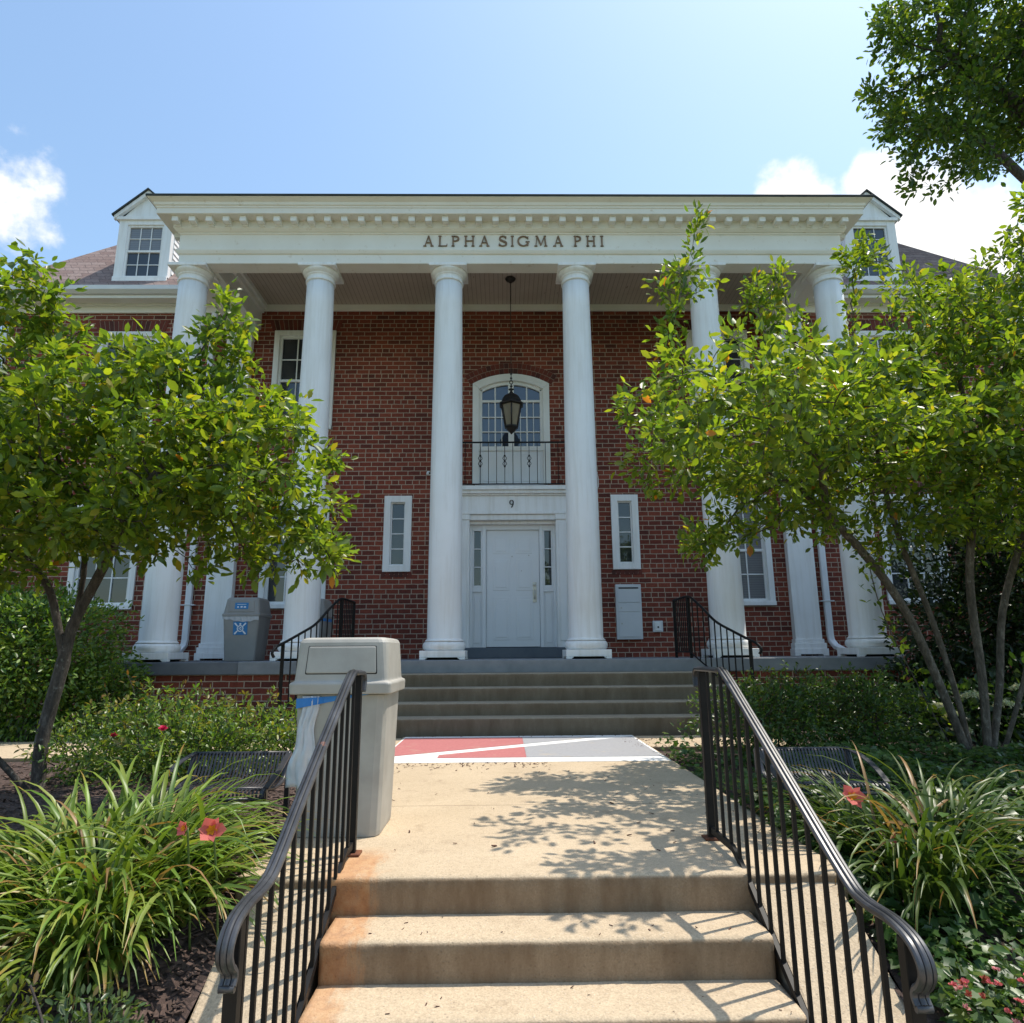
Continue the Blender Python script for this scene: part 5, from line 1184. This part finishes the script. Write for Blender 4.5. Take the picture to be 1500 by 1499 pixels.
def shrub(name, label, loc, ells, n, size, cols, wts, m='leaf_gloss', cat='shrub', group=None, shell=.55, stems=14, up=.6, width=.6, shoots=(), T=LEAF, F=LEAF_F, sprays=0, red=.0, slen=1.0):
    t = thing(name, label, cat, loc, group)
    vol = np.array([(e[3]*e[4]*e[5])**(2/3) for e in ells]); idx = rng.choice(len(ells), n, p=vol/vol.sum()); E = np.array([e[:6] for e in ells])[idx]
    d = unit(rng.normal(size=(n, 3))); lump = 1+.16*np.sin(d[:, :1]*7+E[:, :1])*np.sin(d[:, 1:2]*6+1)+.12*np.sin(d[:, 2:3]*9+E[:, 1:2]*3)
    r = np.where(rng.random((n, 1)) < shell, rng.uniform(.82, 1.06, (n, 1)), rng.uniform(.3, .9, (n, 1)))*lump
    P = E[:, :3]+d*E[:, 3:6]*r
    g_ = gz(P[:, 0], P[:, 1])+.02; k = P[:, 2] > g_; P, d = P[k], d[k]; n = len(P)
    D = d+rng.normal(size=(n, 3))*.7; Nn = d*.6+np.array([0, 0, up])+rng.normal(size=(n, 3))*.5
    C = palette(n, cols, wts)
    extraP, extraD, extraN, extraC = [], [], [], []
    st = MB(); c0 = Vector(loc)
    for i in range(stems):
        e = ells[i % len(ells)]; q = unit(rng.normal(size=3)); q[2] = abs(q[2]); tip = np.array(e[:3])+q*np.array(e[3:6])*.85
        b0 = np.array([e[0]+rng.normal()*.08, e[1]+rng.normal()*.08, 0]); b0[2] = gz(b0[0], b0[1])-.02
        mid = (b0+tip)/2+rng.normal(size=3)*.05; st.tube(bez([b0, mid, tip], 4), [.012-.0012*j for j in range(9)], 5)
    for (sx, sy, sz, h, red) in shoots:
        top_ = (sx+rng.normal()*.06, sy+rng.normal()*.06, sz+h); st.tube(bez([(sx, sy, sz), (sx+.02, sy, sz+h*.5), top_], 4), .004, 5)
        m_ = int(h/.014); tt = rng.random(m_); p = np.array([sx, sy, sz])+(np.array(top_)-np.array([sx, sy, sz]))*tt[:, None]
        dd_ = rng.normal(size=(m_, 3)); dd_[:, 2] += .3; extraP.append(p+unit(dd_)*.03); extraD.append(dd_); extraN.append(np.array([0, 0, 1.])+rng.normal(size=(m_, 3))*.5)
        cc = palette(m_, cols, wts); f = np.clip((tt-.55)/.4, 0, 1)[:, None]*red; extraC.append(cc*(1-f)+np.array([.20, .085, .03])*f)
    for i in range(sprays):
        e = ells[rng.choice(len(ells), p=vol/vol.sum())]; q = unit(rng.normal(size=3)); q[2] = abs(q[2])*.9+.05; q = unit(q)
        b0 = np.array(e[:3])+q*np.array(e[3:6])*.55; L_ = rng.uniform(.18, .36)*(.6+e[5])*slen; dr = unit(q*.7+np.array([0, 0, .55])+rng.normal(size=3)*.25)
        mid = b0+dr*L_*.55; tip = b0+dr*L_+np.array([q[0], q[1], -.25])*L_*.25; pth = bez([b0, mid, tip], 5); st.tube(pth, [.0045-.0003*j for j in range(len(pth))], 4)
        pa = np.array([tuple(p_) for p_ in pth]); m_ = max(8, int(L_/size*3.2)); tt = np.sort(rng.random(m_)); k_ = np.minimum((tt*(len(pa)-1)).astype(int), len(pa)-2); f_ = (tt*(len(pa)-1)-k_)[:, None]
        p = pa[k_]*(1-f_)+pa[k_+1]*f_; sd_ = rng.normal(size=(m_, 3)); dd_ = unit(unit(sd_)*.9+dr*.5); extraP.append(p+dd_*size*.15); extraD.append(dd_); extraN.append(np.array([0, 0, 1.])+rng.normal(size=(m_, 3))*.45)
        cc = palette(m_, cols, wts)*1.12; fr_ = (np.clip((tt-.7)/.3, 0, 1)*red*(rng.random() < .5))[:, None]; extraC.append(cc*(1-fr_)+np.array([.22, .10, .035])*fr_)
    if extraP: P = np.concatenate([P]+extraP); D = np.concatenate([D]+extraD); Nn = np.concatenate([Nn]+extraN); C = np.concatenate([C]+extraC); n = len(P)
    leaves('foliage', P, D, Nn, rng.uniform(size*.65, size*1.25, n), rng.uniform(width*.85, width*1.15, n), C, m, t, T, F)
    if stems or shoots: part(st.build('stems', 'bark', fixn=False), t)
    return t
DARKG = [(.050, .110, .018), (.085, .160, .026), (.125, .21, .030), (.19, .26, .036)]
shrub('round_shrub', 'big rounded glossy evergreen shrub at the far left beside the porch', (-6.3, -1.0, -.95), [(-6.35, -1.25, .0, 1.15, .95, 1.05), (-7.3, -1.0, .1, 1.0, .9, 1.1), (-5.75, -1.05, -.5, .75, .55, .6)], 26000, .072, DARKG, [25, 35, 28, 12], sprays=160)
shrub('evergreen_shrub', 'tall dark evergreen shrub at the right end of the porch', (6.4, -1.2, -.95), [(6.15, -1.35, .45, 1.0, .7, 1.65), (7.2, -1.2, .9, 1.2, .8, 1.9), (5.3, -1.4, -.5, .55, .5, .5), (8.6, -.9, .6, 1.2, .8, 1.8)], 34000, .092, [(.014, .032, .012), (.022, .045, .014), (.035, .062, .016)], [40, 40, 20])
ROSEG = [(.065, .13, .03), (.105, .18, .038), (.15, .225, .045), (.22, .25, .05)]
rs = shrub('rose_bush', 'spreading rose bush with red new shoots and two pink blooms left of the walkway', (-3.0, -3.9, -.95), [(-3.30, -3.95, -.72, .70, .6, .42), (-2.60, -3.9, -.77, .75, .6, .38), (-3.85, -4.05, -.76, .45, .45, .30), (-2.05, -3.85, -.76, .40, .45, .34), (-2.9, -4.3, -.8, .7, .4, .3), (-2.9, -3.72, -.84, 1.2, .35, .28), (-3.3, -3.6, -.86, .9, .3, .24)], 11500, .052, ROSEG, [25, 35, 28, 12], stems=26, sprays=210, red=.9, slen=1.2,
    shoots=[(-3.55, -4.0, -.45, .38, 1), (-3.75, -4.0, -.5, .30, .9), (-3.2, -3.9, -.4, .22, .7), (-3.0, -3.9, -.42, .26, .5), (-2.75, -3.9, -.45, .22, .8), (-2.4, -3.85, -.45, .20, .5), (-2.05, -3.8, -.55, .36, .4), (-2.15, -3.8, -.55, .30, .3), (-4.0, -4.0, -.6, .16, .7), (-3.35, -4.1, -.45, .2, .8), (-1.9, -3.8, -.6, .2, .6)])
def bloom(p, r, colr, parent, name='bloom', n=16):
    P = np.array([p]*n)+rng.normal(size=(n, 3))*r*.15; d = unit(rng.normal(size=(n, 3))); d[:, 2] = np.abs(d[:, 2])*.8+.1; d[:, 1] -= .3
    return leaves(name, P, d, np.array([0, -.4, 1.])+rng.normal(size=(n, 3))*.6, rng.uniform(r*.8, r*1.3, n), rng.uniform(.9, 1.1, n), palette(n, [colr], [1], .2), 'petal', parent)
bloom((-2.99, -4.52, -.50), .036, (.62, .03, .12), rs); bloom((-3.40, -4.50, -.55), .026, (.58, .03, .08), rs); bloom((-2.7, -4.42, -.72), .02, (.42, .12, .08), rs)
for (lx_, ly_, lab, sh) in ((2.35, -3.35, 'dark green shrub with upright shoots behind the right handrail', [(2.2, -3.4, -.5, .3, .1), (2.6, -3.4, -.42, .34, .2), (2.85, -3.3, -.4, .30, .1), (2.05, -3.45, -.6, .25, .2)]), (3.35, -3.0, 'dark leafy shrub in the shade in front of the right porch base', [(3.2, -3, -.45, .3, .1), (3.6, -2.95, -.45, .25, 0)])):
    shrub('azalea', lab, (lx_, ly_, -.95), [(lx_, ly_, -.62, .62, .55, .42), (lx_+.35, ly_+.05, -.58, .5, .5, .45)], 5200, .05, [(.04, .085, .02), (.06, .115, .026), (.10, .16, .036)], [35, 40, 25], shoots=sh, group='shade shrubs right of the walkway', sprays=80)
# hydrangeas with flat pale flower heads
def hydrangea(label, loc, ells, heads):
    t = shrub('hydrangea', label, loc, ells, 2600, .10, [(.018, .042, .012), (.028, .058, .016), (.045, .08, .022)], [35, 40, 25], width=.75, cat='hydrangea', group='hydrangeas with pale flower heads')
    for (x, y, z, r) in heads:
        n = 300; a = rng.random(n)*2*math.pi; q = np.sqrt(rng.random(n))*r
        P = np.stack([x+q*np.cos(a), y+q*np.sin(a), z+(.62*np.sqrt(np.maximum(r*r-q*q, 0)))*rng.uniform(.55, 1, n)], -1)
        leaves('flower_head', P, rng.normal(size=(n, 3)), np.array([0, -.7, .8])+rng.normal(size=(n, 3))*.5, rng.uniform(.018, .028, n), .95, palette(n, [(.58, .62, .36), (.50, .56, .28), (.66, .66, .48)], [1, 1, 1]), 'petal', t)
hydrangea('hydrangea with flat pale green flower heads under the right tree', (5.6, -2.2, -.95), [(5.1, -2.35, -.66, .8, .42, .34), (6.2, -2.2, -.55, .8, .5, .5)], [(4.46, -2.96, -.52, .09), (4.85, -2.96, -.41, .10), (5.4, -2.96, -.33, .10), (5.15, -3.0, -.50, .10), (5.5, -2.96, -.62, .10), (4.66, -3.0, -.75, .09), (5.7, -2.96, -.42, .1), (4.62, -2.96, -.60, .08)])
hydrangea('hydrangea with pale green flower heads at the left edge below the tree', (-5.05, -4.9, -.95), [(-5.0, -5.0, -.7, .45, .4, .35)], [(-4.28, -5.1, -.42, .085), (-4.5, -5.15, -.38, .09), (-4.45, -5.2, -.62, .08)])
# daylilies
def daylily(label, clumps, nb, flowers, cols, wts):
    cx = sum(c[0] for c in clumps)/len(clumps); cy = sum(c[1] for c in clumps)/len(clumps)
    t = thing('daylily', label, 'daylily', (cx, cy, float(gz(cx, cy))), 'daylily clumps beside the lower steps')
    V, F, C = [], [], []; K = 9
    for b in range(nb):
        c = clumps[b % len(clumps)]; a = rng.random()*2*math.pi; q = math.sqrt(rng.random())*c[2]
        x, y = c[0]+q*math.cos(a), c[1]+q*math.sin(a); z = float(gz(x, y))
        az = math.atan2(y-cy, x-cx)+rng.normal()*.55 if rng.random() < .85 else rng.random()*2*math.pi
        L_ = rng.uniform(.44, .86)*c[3]; w = rng.uniform(.0078, .0130); e0 = R(rng.uniform(46, 84)); bend = R(rng.uniform(85, 160)); dirx, diry = math.cos(az), math.sin(az)
        el = e0; px, py, pz = x, y, z; sd_ = np.array([-diry, dirx, 0]); tw = rng.normal()*.25; o = len(V)
        base_c = palette(1, cols, wts)[0]; dry = rng.random()
        for k in range(K):
            s = k/(K-1); ww = w*(1.0 if s < .55 else max(.06, (1-s)/.45)**.8)
            ax = sd_*math.cos(tw*s*2)+np.array([0, 0, 1])*math.sin(tw*s*2)
            nup = np.array([-dirx*math.sin(el), -diry*math.sin(el), math.cos(el)])
            p = np.array([px, py, pz]); V += [p-ax*ww+nup*ww*.35, p-nup*0, p+ax*ww+nup*ww*.35]
            cc = base_c*(.9+.25*s)
            if dry < .06: cc = np.array([.34, .20, .085])*rng.uniform(.6, 1.1)
            elif dry < .30 and s > .82: cc = cc*.3+np.array([.38, .18, .06])*.7
            C += [cc]*3
            if k < K-1:
                i = o+k*3; F += [(i, i+1, i+4, i+3), (i+1, i+2, i+5, i+4)]
            st_ = L_/(K-1); px += dirx*math.cos(el)*st_; py += diry*math.cos(el)*st_; pz += math.sin(el)*st_; el -= bend/(K-1)*(.5+s)
            gmin = float(gz(px, py))+.015
            if pz < gmin: pz = gmin
    mb = MB(); mb.v = [tuple(v) for v in V]; mb.f = F; mb.smooth = [True]*len(F); mb.c = [(*c, 1) for c in C]
    part(mb.build('blades', 'blade', fixn=False), t)
    for (fx, fy, fz, s, face) in flowers:
        n = 6; a = np.arange(n)*math.pi/3+.2; fd = Vector(face).normalized(); u_ = fd.orthogonal().normalized(); v_ = fd.cross(u_)
        D = np.array([tuple((u_*math.cos(t_)+v_*math.sin(t_))*1.0+fd*rng.uniform(.55, 1.15)+Vector(rng.normal(size=3))*.12) for t_ in a]); Nn = np.array([tuple(fd*1.0-(u_*math.cos(t_)+v_*math.sin(t_))*.6) for t_ in a])
        leaves('flower', np.array([(fx, fy, fz)]*n), D, Nn, s*np.where(np.arange(n) % 2, .92, 1.0), np.where(np.arange(n) % 2, .78, 1.15), palette(n, [(.68, .17, .15)], [1], .16), 'petal', t)
        leaves('flower_throat', np.array([(fx, fy, fz)]*n)+np.array(fd)*.004, D, Nn, s*.42, .8, palette(n, [(.80, .38, .03)], [1], .1), 'petal', t)
        g0 = float(gz(fx, fy+.05)); part(MB().tube(bez([(fx+.03, fy+.08, g0), (fx+.02, fy+.05, (g0+fz)/2), (fx-fd.x*.02, fy-fd.y*.02, fz-fd.z*.02)], 5), .005, 6).build('flower_stalk', 'blade_stalk', fixn=False), t)
    return t
MAT['blade_stalk'] = simple('green_stalk', (.06, .10, .02), (.09, .14, .03), 8, .5)
LILY = [(.135, .215, .032), (.175, .25, .038), (.095, .155, .028), (.24, .29, .06)]
daylily('broad arching daylily clump with a coral bloom left of the lower steps', [(-2.0, -6.75, .26, .95), (-1.75, -6.98, .22, .93), (-2.30, -6.88, .24, .85), (-2.1, -7.1, .24, .85), (-1.85, -7.3, .14, .7)], 900, [(-1.40, -7.30, -.621, .072, (.15, -1, .35)), (-1.525, -7.28, -.615, .038, (-.2, -1, .2))], LILY, [30, 30, 25, 15])
daylily('daylily clump with a coral bloom among ivy right of the lower steps', [(1.78, -6.55, .20, .85), (2.0, -6.75, .2, .9), (1.80, -6.95, .18, .85), (2.2, -6.55, .2, .85)], 280, [(1.61, -6.68, -.64, .075, (-.1, -1, .4)), (1.72, -6.85, -.80, .035, (0, -1, .3))], [(.05, .09, .018), (.07, .115, .02), (.10, .14, .03)], [30, 30, 25])
# ivy
n = 36000; x = 1.40+rng.random(n)**1.3*6; y = rng.uniform(-8.6, -3.2, n); k = ~((x < 2.2) & (y > -5.6)) | (rng.random(n) < .25); x, y = x[k], y[k]; n = len(x)
z = gz(x, y)+rng.uniform(.02, .17, n)*(1+.6*np.sin(x*3)*np.sin(y*2.5)); D = rng.normal(size=(n, 3)); D[:, 2] = D[:, 2]*.25-.15; D[:, 1] -= .35
o = leaves('ivy', np.stack([x, y, z], -1), D, np.array([0, -.25, 1.])+rng.normal(size=(n, 3))*.35, rng.uniform(.035, .072, n), rng.uniform(.75, 1.0, n), palette(n, [(.034, .080, .018), (.052, .11, .025), (.08, .145, .034), (.13, .18, .045)], [28, 38, 24, 10]), 'leaf_gloss', None, IVY, IVY_F)
tag(o, 'dense dark green ivy covering the bed right of the walkway', 'ivy', kind='stuff')
# low shrubs in the two front corners
shrub('flowering_shrub', 'low shrub with small pink and rust red flower clusters in the lower right corner', (1.55, -8.2, -1.4), [(1.58, -7.75, -1.26, .22, .2, .26), (1.86, -7.7, -1.22, .28, .25, .30)], 2400, .032, [(.045, .09, .022), (.06, .11, .028), (.10, .14, .04)], [30, 40, 20])
fs_ = bpy.data.objects['flowering_shrub']
for i in range(54):
    a = rng.random()*6.28; q = rng.random()**.5*.32; bloom((1.60+q*math.cos(a)*.85, -7.80+q*math.sin(a)*.45, -.99+rng.normal()*.025-.25*q), .014, [(.60, .16, .17), (.35, .09, .06), (.66, .30, .30)][i % 3], fs_, 'flower_cluster', 12)
shrub('golden_shrub', 'low yellow green shrub in the lower left corner', (-2.05, -8.0, -1.4), [(-1.90, -7.85, -1.16, .22, .20, .22), (-2.15, -7.75, -1.14, .26, .22, .24)], 2600, .034, [(.12, .16, .022), (.17, .19, .025), (.08, .12, .02), (.20, .17, .03)], [35, 25, 30, 10], m='leaf')
shrub('small_rose_bush', 'low grey green rose bush in front of the left daylilies', (-1.7, -8.0, -1.4), [(-1.56, -7.82, -1.20, .19, .17, .20)], 1500, .034, [(.05, .09, .035), (.075, .12, .045), (.11, .15, .05)], [35, 40, 20], shoots=[(-1.65, -7.92, -1.15, .2, .8), (-1.5, -7.92, -1.15, .14, .5)])

# ------------------------------------------------------------------ slatted metal benches beside the walk
def strap_bench(cx, cy, sx, label):
    g0 = float(gz(cx, cy)); t = thing('strap_bench', label, 'bench', (cx, cy, g0), 'black slatted metal benches beside the walkway')
    w = .30; zs, ztop = g0+.25, g0+.40
    sect = bez([(0, cy-.22, zs-.05), (0, cy-.20, zs), (0, cy-.05, zs-.02), (0, cy+.12, zs-.015), (0, cy+.19, zs+.03), (0, cy+.235, ztop-.02), (0, cy+.26, ztop), (0, cy+.285, ztop-.02)], 4)
    st = MB(); n = 26
    for i in range(n+1):
        x = cx-w+2*w*i/n; st.sweep([(x, p.y, p.z) for p in sect], [(-.006, -.002), (.006, -.002), (.006, .002), (-.006, .002)], smooth=False)
    part(st.build('slats', 'wire'), t)
    for q in (sect[0], sect[8], sect[-4]): part(MB().tube([(cx-w-.02, q.y, q.z), (cx+w+.02, q.y, q.z)], .012, 8).build('rim', 'wire'), t)
    for s2 in (-1, 1):
        x = cx+s2*(w+.015)
        part(MB().tube([(x, p.y, p.z) for p in sect], .013, 8).build('end_frame', 'wire'), t)
        ar = MB().sweep(bez([(x, cy+.25, ztop), (x+s2*.02, cy+.10, ztop-.03), (x+s2*.025, cy-.05, ztop-.08), (x+s2*.01, cy-.2, zs+.01)], 5), [(-.018, -.004), (.018, -.004), (.018, .004), (-.018, .004)], smooth=False); part(ar.build('armrest', 'wire'), t)
        for yy in (cy-.19, cy+.25): part(MB().box(x-.015, x+.015, yy-.015, yy+.015, float(gz(x, yy))-.005, (zs if yy < cy else ztop-.012)).build('leg', 'wire'), t)
strap_bench(-1.93, -5.85, 1, 'low black slatted metal bench behind the left daylilies')
strap_bench(1.88, -5.75, -1, 'low black slatted metal bench half buried in ivy behind the right daylilies')

# ------------------------------------------------------------------ mulch chips and litter
def chips(name, x, y, z, lo, hi, m, label, cat):
    n = len(x); mb = MB(); T = np.array([[-.5, -.5, -.5], [.5, -.5, -.5], [.5, .5, -.5], [-.5, .5, -.5], [-.5, -.5, .5], [.5, -.5, .5], [.5, .5, .5], [-.5, .5, .5]])
    Fb = [(3, 2, 1, 0), (4, 5, 6, 7), (0, 1, 5, 4), (1, 2, 6, 5), (2, 3, 7, 6), (3, 0, 4, 7)]
    for i in range(n):
        a = rng.random()*6.28; L_ = rng.uniform(lo, hi); w_ = L_*rng.uniform(.18, .4); h_ = L_*rng.uniform(.06, .16); tl = rng.normal()*.25
        d = np.array([math.cos(a), math.sin(a), tl]); s = np.array([-math.sin(a), math.cos(a), rng.normal()*.2]); u_ = np.cross(d, s)
        mb.add(np.array([x[i], y[i], z[i]])+T[:, :1]*d*L_+T[:, 1:2]*s*w_+T[:, 2:]*u_*h_, Fb)
    return tag(mb.build(name, m, fixn=False), label, cat, kind='stuff')
n = 9000; x = -1.40-rng.random(n)**1.7*4.6; y = -3.25-rng.random(n)**.8*5.2; chips('mulch', x, y, gz(x, y)+rng.uniform(.0, .018, n), .02, .065, 'chip', 'loose dark brown mulch chips over the left planting bed', 'mulch')
n = 700; x = 1.40+rng.random(n)**1.7*1.0; y = rng.uniform(-6.4, -3.0, n); chips('mulch', x, y, gz(x, y)+rng.uniform(.0, .018, n), .02, .06, 'chip', 'strip of mulch chips along the right edge of the walkway', 'mulch')
xs_, ys_ = [], []
def sc(n, fx, fy): xs_.extend(fx(n)); ys_.extend(fy(n))
sc(150, lambda n: rng.uniform(-1.25, .25, n)-.0, lambda n: -3.80-np.abs(rng.normal(size=n))*.16)
sc(45, lambda n: rng.uniform(-1.3, 1.35, n), lambda n: rng.uniform(-6.6, -3.6, n))
sc(130, lambda n: rng.uniform(1.15, 1.75, n), lambda n: rng.uniform(-2.9, -2.0, n))
sc(60, lambda n: rng.uniform(-1.3, 1.3, n), lambda n: -1.74-np.abs(rng.normal(size=n))*.05)
sc(25, lambda n: rng.uniform(.5, 1.35, n), lambda n: rng.uniform(-6.8, -4.5, n))
xs_, ys_ = np.array(xs_), np.array(ys_); zs_ = np.full(len(xs_), -.890); k = (xs_ > 1.40); zs_[k] = -.898
chips('leaf_litter', xs_, ys_, zs_-.004, .006, .030, 'litter', 'scattered dry bits and bark crumbs on the concrete walkway', 'litter')
n = 26; x = rng.uniform(-.9, .9, n); st_ = rng.integers(0, 2, n); y = np.where(st_ == 0, rng.uniform(-7.25, -7.0, n), rng.uniform(-7.53, -7.29, n)); z = np.where(st_ == 0, -1.055, -1.215)
chips('leaf_litter', x, y, z-.003, .005, .02, 'litter', 'small dry crumbs on the treads of the lower steps', 'litter')
